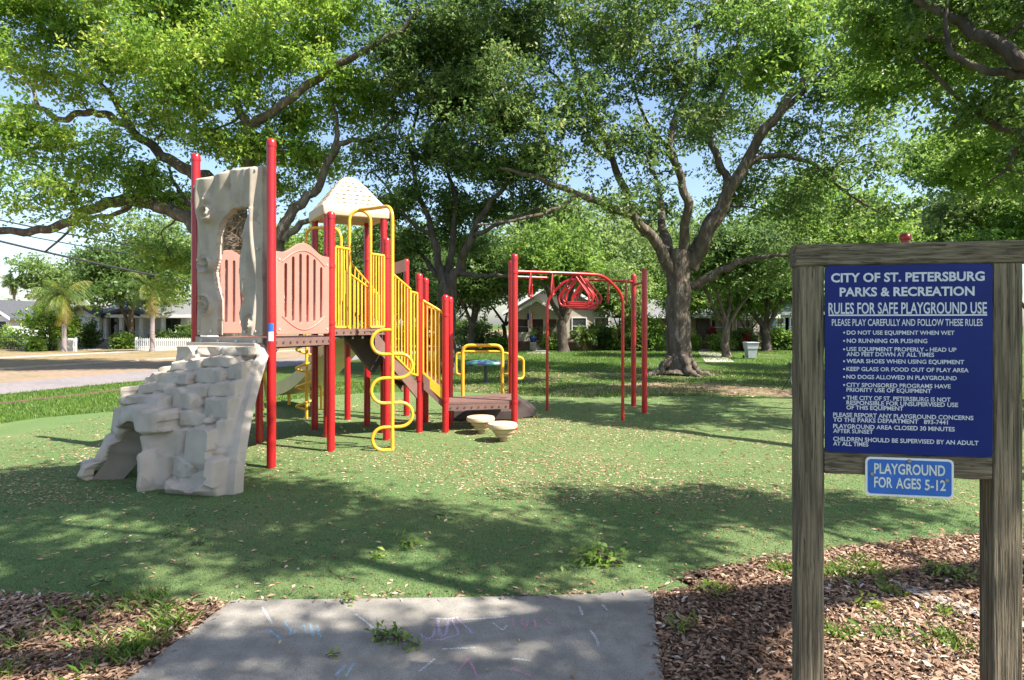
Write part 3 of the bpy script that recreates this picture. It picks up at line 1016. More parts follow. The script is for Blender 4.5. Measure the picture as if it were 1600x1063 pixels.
railing(P(524, 386, 9.8), P(546, 390, 10.2), ZU + 0.03, ZU + 0.03, 6)
railing(P(579, 397, 10.3), P(600, 400, 10.5), ZU + 0.03, ZU + 0.03, 6)
railing(P(613, 428, 10.65), P(641, 452, 11.05), 1.52, 1.17, 7)
railing(P(642, 456, 11.08), P(652, 459, 11.25), 1.13, 1.08, 3)
railing(P(661, 470, 11.3), P(693, 489, 11.32), 1.12, 0.78, 6, plate=0.17)
railing(P(531, 392, 11.3), P(592, 462, 12.3), 1.98, 1.30, 12)
railing(P(540, 424, 10.9), P(588, 459, 11.6), 1.92, 1.45, 9)
railing(P(640, 455, 12.9), P(664, 471, 12.6), 1.25, 1.05, 5)
railing(P(668, 480, 12.5), P(701, 492, 12.25), 1.05, 0.76, 5, plate=0.1)
# stairs in two flights
def flight(a, b, wv, n):
    """stringers and steps from a (top, world, z) to b, width vector wv"""
    a, b, wv = Vector(a), Vector(b), Vector(wv)
    run = (b - a); run.z = 0
    nrm = Vector((run.y, -run.x, 0)).normalized()
    for off in (Vector(), wv):
        o = MB().slab([a + off + Vector((0, 0, 0.04)), b + off + Vector((0, 0, 0.04)), b + off - Vector((0, 0, 0.24)), a + off - Vector((0, 0, 0.24))], nrm * 0.03).build('stair_stringer', M_DECK, PLAY)
    for k in range(n):
        t0, t1 = k / n, (k + 1) / n
        z = a.z + (b.z - a.z) * (k + 0.6) / n
        p, q = a.lerp(b, t0), a.lerp(b, t1)
        p.z = q.z = z
        st = MB().slab([p, q, q + wv * 0.98, p + wv * 0.98], (0, 0, -0.05))
        st.slab([q, q + wv * 0.98, q + wv * 0.98 - Vector((0, 0, 0.2)), q - Vector((0, 0, 0.2))], run.normalized() * 0.02)
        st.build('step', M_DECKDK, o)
    return o


f1a = P(584, 520, 10.35); f1b = P(650, 602, 11.2)
flight(f1a, f1b, Vector((-0.45, 1.05, 0)), 4)
flight(P(662, 588, 11.3), P(697, 622, 11.36), Vector((-0.05, 0.85, 0)), 2)
ub = MB().slab([P(532, 519, 10.6), P(608, 519, 11.0), P(608, 548, 11.0), P(584, 584, 10.9)], Vector((-0.2, 0.5, 0)))
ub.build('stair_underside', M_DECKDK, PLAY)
MB().slab([P(612, 412, 12.3), P(634, 405, 12.3), P(634, 424, 12.3), P(612, 430, 12.3)], (0, 0.04, 0)).build('side_board', M_DECK, PLAY)

# low transfer platform
ZT = 0.57
deck([pB5, pB6, pB6b, pBh], ZT, name='low_platform')
beam(pB5 + Vector((0.03, 0, 0)), pB6 - Vector((0.10, 0, 0)), ZT - 0.15, ZT - 0.045, 0.02, off=0.01)
s0 = G(707, 661); s1 = G(808, 656)
st = MB().box(((s0.x + s1.x) / 2, s0.y + 0.35, 0.14), (s1.x - s0.x, 0.5, 0.2), bev=0.02)
st.build('transfer_step', M_DECKDK, PLAY)
rA, rB = G(806, 656), G(836, 654)
MB().slab([(rA.x, rA.y, 0.44), (rB.x, rB.y, 0.17), (rB.x, rB.y, 0.06), (rA.x, rA.y, 0.02)], (0.05, 0.55, 0)).build('transfer_step', M_DECKDK, PLAY)
MB().tube([(rB.x - 0.03, rB.y + 0.03, 0), (rB.x - 0.03, rB.y + 0.03, 0.1)], 0.02, 8).build('foot_peg', M_YEL, PLAY)
# yellow hand arches at the back of the platform
ya, yb = G(723, 653), G(785, 653)
za = CH - (540 - 505) / 950 * ya.y
ar = bar([ya, (ya.x, ya.y, za), (yb.x, yb.y, za), yb], 0.038, 0.17, 'hand_arch', n=14)
zb_ = CH - (549.5 - 505) / 950 * ya.y
MB().tube([(ya.x, ya.y, zb_), (yb.x, yb.y, zb_)], 0.026, 10).build('cross_bar', M_YEL, ar, True)
for p_, sg in ((ya, -1), (yb, 1)):
    x1 = p_.x + sg * 0.14
    za1, zb1 = CH - (552 - 505) / 950 * ya.y, CH - (585 - 505) / 950 * ya.y
    MB().tube(fillet([(p_.x, p_.y, za1), (x1, p_.y, za1), (x1, p_.y, zb1), (p_.x, p_.y, zb1)], 0.09, 6), 0.024, 10).build('side_handle', M_YEL, ar, True, 60)
bar([P(806, 557, 11.8), P(818, 560, 11.9), P(818, 592, 11.9), P(806, 592, 11.8)], 0.024, 0.09, 'side_handle')

# slide on the far side
c0 = Vector((-3.1, 12.6, ZD)); sdir = Vector((-0.70, 0.72, 0)).normalized(); sside = Vector((sdir.y, -sdir.x, 0))
prof = catmull([(0, ZD), (0.35, ZD - 0.04), (1.0, 1.35), (1.9, 0.72), (2.7, 0.38), (3.4, 0.30), (3.55, 0.26)] and [Vector((0, 0, ZD)), Vector((0.35, 0, ZD - 0.05)), Vector((1.1, 0, 1.33)), Vector((2.2, 0, 0.70)), Vector((3.2, 0, 0.38)), Vector((4.1, 0, 0.30))], 6)
secs = [(-0.42, 0.26), (-0.36, 0.27), (-0.33, 0.03), (0.33, 0.03), (0.36, 0.27), (0.42, 0.26), (0.41, -0.06), (-0.41, -0.06)]
V, Fq = [], []
for i, p in enumerate(prof):
    for (a, b) in secs:
        V.append(tuple(c0 + sdir * p.x + sside * a + Vector((0, 0, p.z - ZD + b))))
    if i:
        for k in range(8):
            a = (i - 1) * 8 + k; b = (i - 1) * 8 + (k + 1) % 8
            Fq.append((a, b, b + 8, a + 8))
mbs = MB().add(V, Fq + [tuple(range(8)), tuple(range(len(V) - 8, len(V)))])
sld = mbs.build('slide', M_SLIDE, PLAY, True, 50)
e_ = c0 + sdir * 3.5
MB().tube([(e_.x, e_.y, 0), (e_.x, e_.y, 0.3)], 0.04, 10).build('slide_leg', M_YEL, sld, True)
bar([P(408, 565, 10.6), P(430, 552, 11), P(440, 535, 11.4)], 0.018, 0.2, 'brace', M_DECK)
yl = G(494, 641)
bar([yl, (yl.x, yl.y, 0.55), (yl.x + 0.12, yl.y, 0.55), (yl.x + 0.12, yl.y, 0.0)], 0.03, 0.1, 'climbing_bar')

# roof: rounded pyramid with an eave band
rc = (tN + tR + tF + tL) / 4
ex, ey = (tR - tN), (tL - tN)
def roof_ring(sc, z, rnd=0.12, n=8):
    pts = []
    for (su, sv, a0) in ((-1, -1, 180), (1, -1, 270), (1, 1, 0), (-1, 1, 90)):
        for k in range(n + 1):
            a = math.radians(a0 + 90 * k / n)
            u = su * (1 - rnd) + rnd * math.cos(a)
            v = sv * (1 - rnd) + rnd * math.sin(a)
            p = rc + ex * 0.5 * u * sc + ey * 0.5 * v * sc
            pts.append((p.x, p.y, z))
    return pts
rings = [(1.17, ZE, .10), (1.19, ZE + 0.02, .10), (1.19, ZE + 0.165, .10), (1.16, ZE + 0.19, .10), (1.12, ZE + 0.205, .10), (0.98, ZE + 0.29, .12), (0.84, ZE + 0.385, .15), (0.69, ZE + 0.495, .18), (0.53, ZE + 0.605, .22), (0.38, ZE + 0.70, .3), (0.26, ZE + 0.765, .45), (0.15, ZE + 0.80, .7), (0.06, ZE + 0.813, 1), (0.01, ZE + 0.815, 1)]
V, Fq = [], []
nr = len(roof_ring(1, 0))
for i, (sc, z, r_) in enumerate(rings):
    V += roof_ring(sc, z, r_)
    if i:
        for k in range(nr):
            a, b = (i - 1) * nr + k, (i - 1) * nr + (k + 1) % nr
            Fq.append((a, b, b + nr, a + nr))
nb0 = len(V)
V += roof_ring(1.0, ZE + 0.0, .10) + roof_ring(0.9, ZE + 0.12, .1)
for k in range(nr):
    k2 = (k + 1) % nr
    Fq.append((k, nb0 + k, nb0 + k2, k2))
    Fq.append((nb0 + k, nb0 + nr + k, nb0 + nr + k2, nb0 + k2))
Fq.append(tuple(nb0 + nr + k for k in range(nr)))
roof = MB().add(V, Fq).build('roof', M_ROOF, PLAY, True, 35)
dm = MB()
for face, (o_, e1) in enumerate(((tN, ex), (tR, ey), (tL + (tF - tL), -ex), (tL, -ey))):
    e1 = e1
    mid = o_ + e1 * 0.5
    for r_ in range(6):
        f = 0.10 + 0.13 * r_
        sc = 1.10 - f * 0.95
        zz = np.interp(sc, [0.26, 0.38, 0.53, 0.69, 0.84, 0.98, 1.12], [ZE + .765, ZE + .70, ZE + .605, ZE + .495, ZE + .385, ZE + .29, ZE + .205])
        n_ = max(2, int(9 * sc))
        for k in range(n_):
            t = (k + 0.5 + (0.25 if r_ % 2 else -0.0)) / n_ - 0.5
            if abs(t) > 0.44: continue
            p = rc + (mid - rc) * sc + e1 * t * sc * 0.9
            out = (mid - rc).normalized()
            q = Vector((p.x, p.y, zz - 0.001))
            # shallow raised shingle tab
            tg = (out * 0.75 + Vector((0, 0, -0.62))).normalized()
            sd = e1.normalized() * 0.028
            nn = (out * 0.62 + Vector((0, 0, 0.78))).normalized()
            dm.slab([q - sd, q + sd, q + sd + tg * 0.05, q - sd + tg * 0.05], nn * 0.006)
dm.build('shingle_tabs', M_ROOF, roof)

# overhead ring ladder
zr = 3.03
l2 = G(973, 659); l1 = G(855, 643)
knee2 = Vector((l2.x, l2.y, 2.64)); bend2 = P(943, 430, l2.y - 0.25)
rail1 = [Vector((pB6.x, pB6.y, zr)), P(880, 427, 12.0), bend2, knee2, Vector((l2.x, l2.y, 0))]
lad = MB().tube(fillet(rail1, 0.22, 7), 0.033, 12).build('overhead_rail', M_RED, PLAY, True, 60)
pf1, pf2 = G(990, 636), G(1007, 647)
post(pf1, CH + (505 - 429) / 950 * pf1.y); post(pf2, CH + (505 - 421) / 950 * pf2.y)
bend1 = P(884, 437, l1.y)
rail2 = [Vector((l1.x, l1.y, 0)), Vector((l1.x, l1.y, 2.6)), bend1, Vector((1.9, l1.y + 0.1, bend1.z)), Vector((pf1.x, pf1.y, bend1.z)), ]
MB().tube(fillet(rail2, 0.22, 7), 0.033, 12).build('overhead_rail', M_RED, PLAY, True, 60)
MB().tube([Vector((pf2.x, pf2.y, 2.98)), Vector((pf1.x, pf1.y, 2.98))], 0.03, 10).build('cross_rail', M_RED, PLAY, True, 60)
MB().tube([Vector((pB6b.x, pB6b.y, zr)), Vector((0.75, 13.2, zr)), ], 0.03, 10).build('cross_rail', M_RED, PLAY, True, 60)
def tri_ring(top, side, h, wid, r=0.018, name='hand_ring'):
    top, side = Vector(top), Vector(side).normalized()
    dn = Vector((0, 0, -1))
    pts = [top, top + side * wid * 0.5 + dn * h * 0.72, top + side * wid * 0.42 + dn * h, top - side * wid * 0.42 + dn * h, top - side * wid * 0.5 + dn * h * 0.72, top]
    return MB().tube(fillet(pts, wid * 0.28, 5), r, 8).build(name, M_RED, PLAY, True, 60)
hd = Vector((0.25, 1, 0))
tri_ring(P(829, 426, 11.65), hd, 0.47, 0.26)
tri_ring(P(863, 427, 11.9), hd, 0.44, 0.26)
a_, b_ = P(903, 428.5, 12.15), P(884, 438, 14.15)
b_ = Vector((1.7, 14.15, 3.0))
MB().tube([a_, b_], 0.03, 10).build('cross_rail', M_RED, PLAY, True, 60)
for k in range(8):
    t = k / 7
    p = a_.lerp(b_, t) + Vector((0.16 * (t - 0.5) + 0.06 * math.sin(k * 1.7), 0, 0.0))
    tri_ring(p, Vector((1, 0.5 * (t - 0.5), 0)), 0.64 - 0.05 * (k % 3), 0.70 - 0.06 * ((k + 1) % 3), 0.021)
tri_ring(P(950, 441, 14.2), hd, 0.48, 0.3)
tri_ring(P(978, 441, 14.3), hd, 0.46, 0.3)

# stepping pods
def pod(px, py, lab):
    g = G(px, py)
    r = empty('stepping_pod', g, lab, 'stepping pod', 'cream stepping pods beside the platform')
    top = MB().lathe((g.x, g.y, 0.0), [(0.15, 0.225), (0.235, 0.24), (0.258, 0.26), (0.262, 0.295), (0.25, 0.325), (0.22, 0.333), (0.02, 0.335)], 32)
    top.build('pod_top', M_TAN_L, r, True, 40)
    b = MB()
    for (ra, z0, z1, ox) in ((0.19, 0.155, 0.235, 0.02), (0.145, 0.085, 0.165, 0.02), (0.065, -0.02, 0.095, 0.02)):
        b.lathe((g.x + ox, g.y, 0), [(ra * 0.72, z0), (ra * 0.98, z0 + 0.02), (ra * 1.06, z1 - 0.012), (ra, z1)], 24)
    b.build('pod_base', M_TAN, r, True, 30)
    return r


M_TAN_L = mat('pod_top_plastic', (0.56, 0.43, 0.29), (0.50, 0.38, 0.25), 5, 0.6, bump=0.1, bscale=70, c3=(0.42, 0.32, 0.21), scale3=22, t3=0.66)
pod(751, 679, 'cream round stepping pod beside the low brown platform, the farther one')
pod(785, 691, 'cream round stepping pod nearest the path, in front of the red ladder post')

# ================================================================== WOODEN RULES SIGN
SO = Vector((1.27, 2.70, 0))
sd = Vector((0.985, -0.174, 0)).normalized()
sn = Vector((sd.y, -sd.x, 0))          # towards the viewer
MS = Matrix((sd, Vector((0, 0, 1)), sn)).transposed().to_4x4()
MS.translation = SO
SIGN = empty('rules_sign', SO + sd * 0.45, 'tall weathered wooden frame with dark blue playground rules board', 'sign')


def sbox(t0, t1, z0, z1, n0, n1, bev=0.006):
    R = MS.to_3x3().to_4x4()
    c = MS @ Vector(((t0 + t1) / 2, (z0 + z1) / 2, (n0 + n1) / 2))
    return MB().box(c, (t1 - t0, z1 - z0, n1 - n0), M=R, bev=bev)


def wood_part(name, t0, t1, z0, z1, n0, n1, m, along):
    """squared timber with slightly worn, uneven edges"""
    bm = bmesh.new()
    L_ = (z1 - z0) if along == 'z' else (t1 - t0)
    k = max(6, int(L_ / 0.04))
    secs = []
    r_ = random.Random(int((t0 + z0) * 1000))
    bv = 0.006
    for i in range(k + 1):
        f = i / k
        row = []
        if along == 'z':
            prof = [(t0 + bv, n0), (t1 - bv, n0), (t1, n0 + bv), (t1, n1 - bv), (t1 - bv, n1), (t0 + bv, n1), (t0, n1 - bv), (t0, n0 + bv)]
            for (a, b) in prof: row.append(MS @ Vector((a + r_.uniform(-.0012, .0012), z0 + (z1 - z0) * f, b + r_.uniform(-.0012, .0012))))
        else:
            prof = [(z0 + bv, n0), (z1 - bv, n0), (z1, n0 + bv), (z1, n1 - bv), (z1 - bv, n1), (z0 + bv, n1), (z0, n1 - bv), (z0, n0 + bv)]
            for (a, b) in prof: row.append(MS @ Vector((t0 + (t1 - t0) * f, a + r_.uniform(-.0015, .0015), b + r_.uniform(-.0015, .0015))))
        secs.append(row)
    mb = MB()
    for i, row in enumerate(secs):
        mb.v += [tuple(p) for p in row]
        if i:
            for q in range(8):
                mb.f.append(((i - 1) * 8 + q, (i - 1) * 8 + (q + 1) % 8, i * 8 + (q + 1) % 8, i * 8 + q))
    mb.f.append(tuple(range(8))); mb.f.append(tuple(range(len(mb.v) - 8, len(mb.v))))
    return mb.build(name, m, SIGN, True, 30)


wood_part('post', 0.0, 0.109, -0.2, 2.301, -0.10, 0.0, M_WOOD, 'z')
wood_part('post', 0.770, 0.884, -0.2, 2.301, -0.10, 0.002, M_WOOD, 'z')
wood_part('top_beam', -0.008, 0.93, 2.303, 2.398, -0.105, 0.006, M_WOODH, 'x')
wood_part('lower_rail', 0.110, 0.769, 1.386, 1.482, -0.10, 0.001, M_WOODH, 'x')


def rrect(x0, y0, x1, y1, r, n=5):
    out = []
    for (cx, cy, a0) in ((x1 - r, y0 + r, -90), (x1 - r, y1 - r, 0), (x0 + r, y1 - r, 90), (x0 + r, y0 + r, 180)):
        for k in range(n + 1):
            a = math.radians(a0 + 90 * k / n)
            out.append((cx + r * math.cos(a), cy + r * math.sin(a)))
    return out


PX0, PX1, PZ0, PZ1 = 0.1095, 0.7665, 1.484, 2.3015
MP = MS.copy()
MP.translation = MS @ Vector((0, 0, 0.004))
face = flat2d('sign_board', [rrect(PX0, PZ0, PX1, PZ1, 0.02)], 0.003, 0.0, MP, M_SIGN, SIGN)
rows = [("CITY OF ST. PETERSBURG", 160, 728, .040, .088, .030), ("PARKS & RECREATION", 193, 692, .117, .164, .030),
        ("RULES FOR SAFE PLAYGROUND USE", 150, 736, .197, .258, .016), ("PLEASE PLAY CAREFULLY AND FOLLOW THESE RULES", 163, 721, .285, .322, .012),
        ("DO NOT USE EQUIPMENT WHEN WET", 220, 620, .347, .369, .02), ("NO RUNNING OR PUSHING", 220, 521, .390, .413, .02),
        ("USE EQUIPMENT PROPERLY - HEAD UP", 219, 627, .435, .457, .02), ("AND FEET DOWN AT ALL TIMES", 219, 546, .462, .484, .02),
        ("WEAR SHOES WHEN USING EQUIPMENT", 219, 655, .499, .521, .02), ("KEEP GLASS OR FOOD OUT OF PLAY AREA", 219, 671, .541, .563, .02),
        ("NO DOGS ALLOWED IN PLAYGROUND", 219, 628, .583, .605, .02), ("CITY SPONSORED PROGRAMS HAVE", 219, 606, .626, .648, .02),
        ("PRIORITY USE OF EQUIPMENT", 219, 536, .652, .674, .02), ("THE CITY OF ST. PETERSBURG IS NOT", 219, 606, .695, .718, .02),
        ("RESPONSIBLE FOR UNSUPERVISED USE", 219, 633, .721, .744, .02), ("OF THIS EQUIPMENT", 219, 433, .747, .769, .02),
        ("PLEASE REPORT ANY PLAYGROUND CONCERNS", 168, 688, .787, .810, .02), ("TO THE PARKS DEPARTMENT   893-7441", 168, 596, .813, .836, .02),
        ("PLAYGROUND AREA CLOSED 30 MINUTES", 168, 621, .848, .871, .02), ("AFTER SUNSET", 168, 320, .874, .896, .02),
        ("CHILDREN SHOULD BE SUPERVISED BY AN ADULT", 168, 706, .916, .939, .02), ("AT ALL TIMES", 168, 302, .942, .964, .02)]
lines = []
ux = lambda x: PX0 + (x - 137) / 620 * (PX1 - PX0)
vz = lambda v: PZ1 - v * (PZ1 - PZ0)
for (t, a, b, v0, v1, bo) in rows:
    lines.append((t, ux(a), ux(b), vz(v1), vz(v0) - vz(v1), bo))
tm = text_mesh(lines, MP, 0.0044)
for v in (.355, .399, .444, .508, .550, .592, .635, .704):
    c = (ux(210), vz(v + .004))
    tm.add([MP @ Vector((c[0] + 0.0042 * math.cos(a * math.pi / 4), c[1] + 0.0042 * math.sin(a * math.pi / 4), 0.0044)) for a in range(8)], [tuple(range(8))])
tm.add([MP @ Vector((x, z, 0.0044)) for x, z in ((ux(150), vz(.270)), (ux(737), vz(.270)), (ux(737), vz(.262)), (ux(150), vz(.262)))], [(0, 1, 2, 3)])
tm.build('lettering', M_LETTER, face)
# small plate below
QX0, QX1, QZ0, QZ1 = 0.272, 0.618, 1.302, 1.469
MQ = MS.copy()
MQ.translation = MS @ Vector((0, 0, 0.008))
plate = flat2d('age_plate', [rrect(QX0, QZ0, QX1, QZ1, 0.02)], 0.002, 0.0, MQ, M_WHITE, SIGN)
flat2d('plate_field', [rrect(QX0 + .009, QZ0 + .009, QX1 - .009, QZ1 - .009, 0.014)], 0.0008, 0.0, MS @ Matrix.Translation((0, 0, 0.0105)), M_SIGN2, plate)
qx = lambda x: QX0 + (x - 285) / 325 * (QX1 - QX0)
qz = lambda y: QZ1 - (y - 864) / 146 * (QZ1 - QZ0)
tq = text_mesh([("PLAYGROUND", qx(317), qx(578), qz(925), qz(885) - qz(925), .02), ("FOR", qx(317), qx(385), qz(977), qz(937) - qz(977), .02),
                ("AGES", qx(398), qx(490), qz(978), qz(938) - qz(978), .02), ("5-12", qx(504), qx(580), qz(980), qz(940) - qz(980), .02)], MS, 0.0122)
tq.build('lettering', M_LETTER2, plate)
M_BOLT = mat('rusty_bolt', (0.16, 0.12, 0.09), (0.3, 0.28, 0.25), 80, 0.5)
for (x, y) in ((309, 927), (583, 940), (447, 874)):
    q = MS @ Vector((qx(x), qz(y), 0.011))
    MB().tube([q, q + sn * 0.006], 0.0075, 10).build('bolt', M_BOLT, plate, True, 40)

# red post far behind the sign
rp = Vector(((1415 - 800) / 950 * 13.5, 13.5, 0))
rr = empty('red_post', rp, 'red metal post whose round cap shows just above the wooden sign beam', 'post')
zt = CH + (505 - 366) / 950 * 13.5
MB().tube([rp, rp + Vector((0, 0, zt - 0.1))], 0.085, 16).build('shaft', M_RED, rr, True, 50)
MB().lathe(rp + Vector((0, 0, zt - 0.14)), [(0.11, 0), (0.125, 0.05), (0.11, 0.11), (0.07, 0.15), (0.01, 0.165)], 18).build('cap', M_RED, rr, True, 50)

# ================================================================== TREES
def quads_from(p, a, s, nrm, L, W, fold=0.12):
    """leaf diamonds: p base (N,3), a axis, s side, L length, W width"""
    N = len(p)
    L = L[:, None]; W = W[:, None]
    v = np.empty((N, 4, 3), dtype=np.float32)
    v[:, 0] = p
    v[:, 1] = p + a * L * 0.5 + s * W * 0.5 + nrm * L * fold
    v[:, 2] = p + a * L
    v[:, 3] = p + a * L * 0.5 - s * W * 0.5 + nrm * L * fold
    return v.reshape(-1, 3), np.arange(N * 4, dtype=np.int32).reshape(N, 4)


def unit(r, n):
    d = r.normal(size=(n, 3))
    return d / np.linalg.norm(d, axis=1)[:, None]


def leaves(r, centers, crnd, k, sig, L, wr=0.5, zflat=0.7, upb=0.6, per=6):
    """leafy twigs: every cluster holds several sprigs, every sprig a spray of leaves"""
    n = len(centers)
    ns = max(1, int(round(k / per)))
    per = max(1, min(per, k))
    sp = np.repeat(centers, ns, axis=0) + r.normal(size=(n * ns, 3)) * np.array([sig, sig, sig * zflat])
    sdir = unit(r, n * ns); sdir[:, 2] = sdir[:, 2] * 0.5 - 0.1
    sdir /= np.linalg.norm(sdir, axis=1)[:, None]
    m = n * ns * per
    tt = np.tile(np.linspace(-0.7, 0.7, per), n * ns)
    d = np.repeat(sdir, per, axis=0)
    p = np.repeat(sp, per, axis=0) + d * (tt * L * 1.25)[:, None] + r.normal(size=(m, 3)) * L * 0.18
    a = d * 0.7 + unit(r, m) * 0.8
    a[:, 2] -= 0.12
    a /= np.linalg.norm(a, axis=1)[:, None]
    up = unit(r, m) * 0.75
    up[:, 2] += upb
    s = np.cross(a, up); s /= np.maximum(np.linalg.norm(s, axis=1), 1e-5)[:, None]
    nr_ = np.cross(s, a)
    ln = L * r.uniform(0.65, 1.25, m)
    V, Fq = quads_from(p, a, s, nr_, ln, ln * wr)
    sr = np.repeat(crnd, ns) + r.normal(size=n * ns) * 0.10
    rn_ = np.clip(np.repeat(sr, per) + r.normal(size=m) * 0.10, 0, 1)
    return V, Fq, rn_


def grow_tree(name, base, label, cat, limbs, blobs, ncl, kl, L, lm, bm_, sig=0.35, seed=1, twigs=0.35, zflat=0.6, wr=0.5, flush=0.0, nsides=9, inner=0.45, gap=-0.32, gf=1.0):
    r = np.random.default_rng(seed)
    root = empty(name, base, label, cat)
    mb = MB()
    nodes, nrad = [], []
    for k, (pts, ra, rb) in enumerate(limbs):
        pp = catmull(pts, 7)
        m_ = len(pp)
        rad = []
        for i in range(m_):
            t = i / (m_ - 1)
            rr_ = ra + (rb - ra) * t ** 0.8
            if k == 0 and t < 0.3: rr_ *= 1 + 0.38 * (1 - t / 0.3) ** 2.0
            rad.append(rr_ * (1 + (0.02 if k == 0 else 0.045) * math.sin(i * 1.9 + k)))
        ofs = [Vector((math.sin(i * 0.9 + k * 2), math.cos(i * 0.7 + k), math.sin(i * 1.3 + k * 3))) * min(rad[i], 0.2) * (0.0 if i == 0 else (0.12 if k == 0 else 0.30)) for i in range(m_)]
        pp = [p + o for p, o in zip(pp, ofs)]
        mb.tube(pp, rad, nsides + 3 if k == 0 else nsides)
        s_ = 2 if k == 0 else 0
        nodes += [tuple(p) for p in pp[s_ * 2:]]; nrad += rad[s_ * 2:]
    B = np.array(blobs, dtype=float)
    order = np.argsort(np.linalg.norm(B[:, :3] - np.array(nodes).mean(0), axis=1))
    for bi in order:
        c = B[bi, :3]
        N = np.array(nodes)
        j = int(np.argmin(np.linalg.norm(N - c, axis=1) + 0.15 * np.abs(N[:, 2] - c[2])))
        p0, p1 = Vector(N[j]), Vector(c)
        if (p1 - p0).length < 0.4: continue
        ln = (p1 - p0).length
        mid = p0.lerp(p1, 0.5) + Vector(r.normal(size=3) * ln * 0.10) + Vector((0, 0, 0.08 * ln))
        q1 = p0.lerp(p1, 0.25) + Vector(r.normal(size=3) * ln * 0.06)
        pp = catmull([p0, q1, mid, p1, p1 + (p1 - mid) * 0.5], 3)
        r0_ = min(nrad[j] * 0.7, 0.02 * ln + 0.025)
        rad = [r0_ + (0.012 - r0_) * (i / (len(pp) - 1)) for i in range(len(pp))]
        mb.tube(pp, rad, 6)
        nodes += [tuple(p) for p in pp[2:]]; nrad += rad[2:]
    vol = (B[:, 3] * B[:, 4] * B[:, 5]) ** 0.75
    idx = r.choice(len(B), size=ncl, p=vol / vol.sum())
    d = unit(r, ncl)
    rr_ = r.random(ncl) ** inner
    cl = B[idx, :3] + d * rr_[:, None] * B[idx, 3:6]
    # gaps: drop clusters where a smooth pseudo noise is low
    f = np.sin(cl[:, 0] * 1.7 * gf + seed) * np.sin(cl[:, 1] * 1.5 * gf + 2 * seed) * np.sin(cl[:, 2] * 2.1 + 3 * seed)
    keep = f > gap + 0.12 * r.normal(size=ncl)
    cl, idx = cl[keep], idx[keep]
    N = np.array(nodes)
    tw = r.random(len(cl)) < twigs
    tc_ = cl[tw]
    V, Fq = [], []
    if len(tc_):
        js = np.concatenate([np.argmin(((N[None] - tc_[i:i + 200, None]) ** 2).sum(-1), axis=1) for i in range(0, len(tc_), 200)])
        p0 = N[js]; dv = tc_ - p0; ln = np.linalg.norm(dv, axis=1)
        mid = p0 + dv * 0.5 + r.normal(size=dv.shape) * (ln * 0.12)[:, None]
        sx = np.cross(dv, [0.3, 0.2, 1.0]); sx /= np.maximum(np.linalg.norm(sx, axis=1), 1e-6)[:, None]
        sy = np.cross(dv, sx); sy /= np.maximum(np.linalg.norm(sy, axis=1), 1e-6)[:, None]
        w0 = np.minimum(0.022, 0.006 + ln * 0.007)[:, None]
        ring = []
        for (q, ww) in ((p0, w0), (mid, w0 * 0.65), (tc_, w0 * 0.3)):
            for kk in range(3):
                a_ = 2 * math.pi * kk / 3
                ring.append(q + (sx * math.cos(a_) + sy * math.sin(a_)) * ww)
        V = np.stack(ring, axis=1).reshape(-1, 3)
        b0 = np.arange(len(tc_))[:, None] * 9
        fs = []
        for lvl in (0, 3):
            for kk in range(3):
                k2 = (kk + 1) % 3
                fs.append(np.concatenate([b0 + lvl + kk, b0 + lvl + k2, b0 + lvl + 3 + k2, b0 + lvl + 3 + kk], axis=1))
        Fq = np.concatenate(fs)
    tr = mb.build('trunk', bm_, root, True, 80)
    if len(V):
        np_mesh('twigs', V, Fq, bm_, tr)
    blob_r = r.random(len(B))
    crnd = np.clip(0.18 + 0.35 * blob_r[idx] + 0.25 * r.random(len(cl)) + flush * r.random(len(cl)), 0, 1)
    V, Fq, rn_ = leaves(r, cl, crnd, kl, sig, L, wr, zflat)
    np_mesh('crown', V, Fq, lm, root, rn_)
    return root


def blobs_px(items, seed, n_sub=5, spread=0.75, flat=0.7):
    """items: (px, py, depth, radius in px, depth radius): broken into smaller leafy masses"""
    r = np.random.default_rng(seed)
    out = []
    for (px, py, D, rp_, rd_) in items:
        c = P(px, py, D)
        R = rp_ / FPX * D
        for k in range(n_sub):
            d = unit(r, 1)[0] * r.random() ** 0.5
            rad = R * r.uniform(0.34, 0.58)
            out.append((c.x + d[0] * R * spread, c.y + d[1] * rd_ * spread, c.z + d[2] * R * spread * 0.85, rad, rad, rad * flat))
    return out


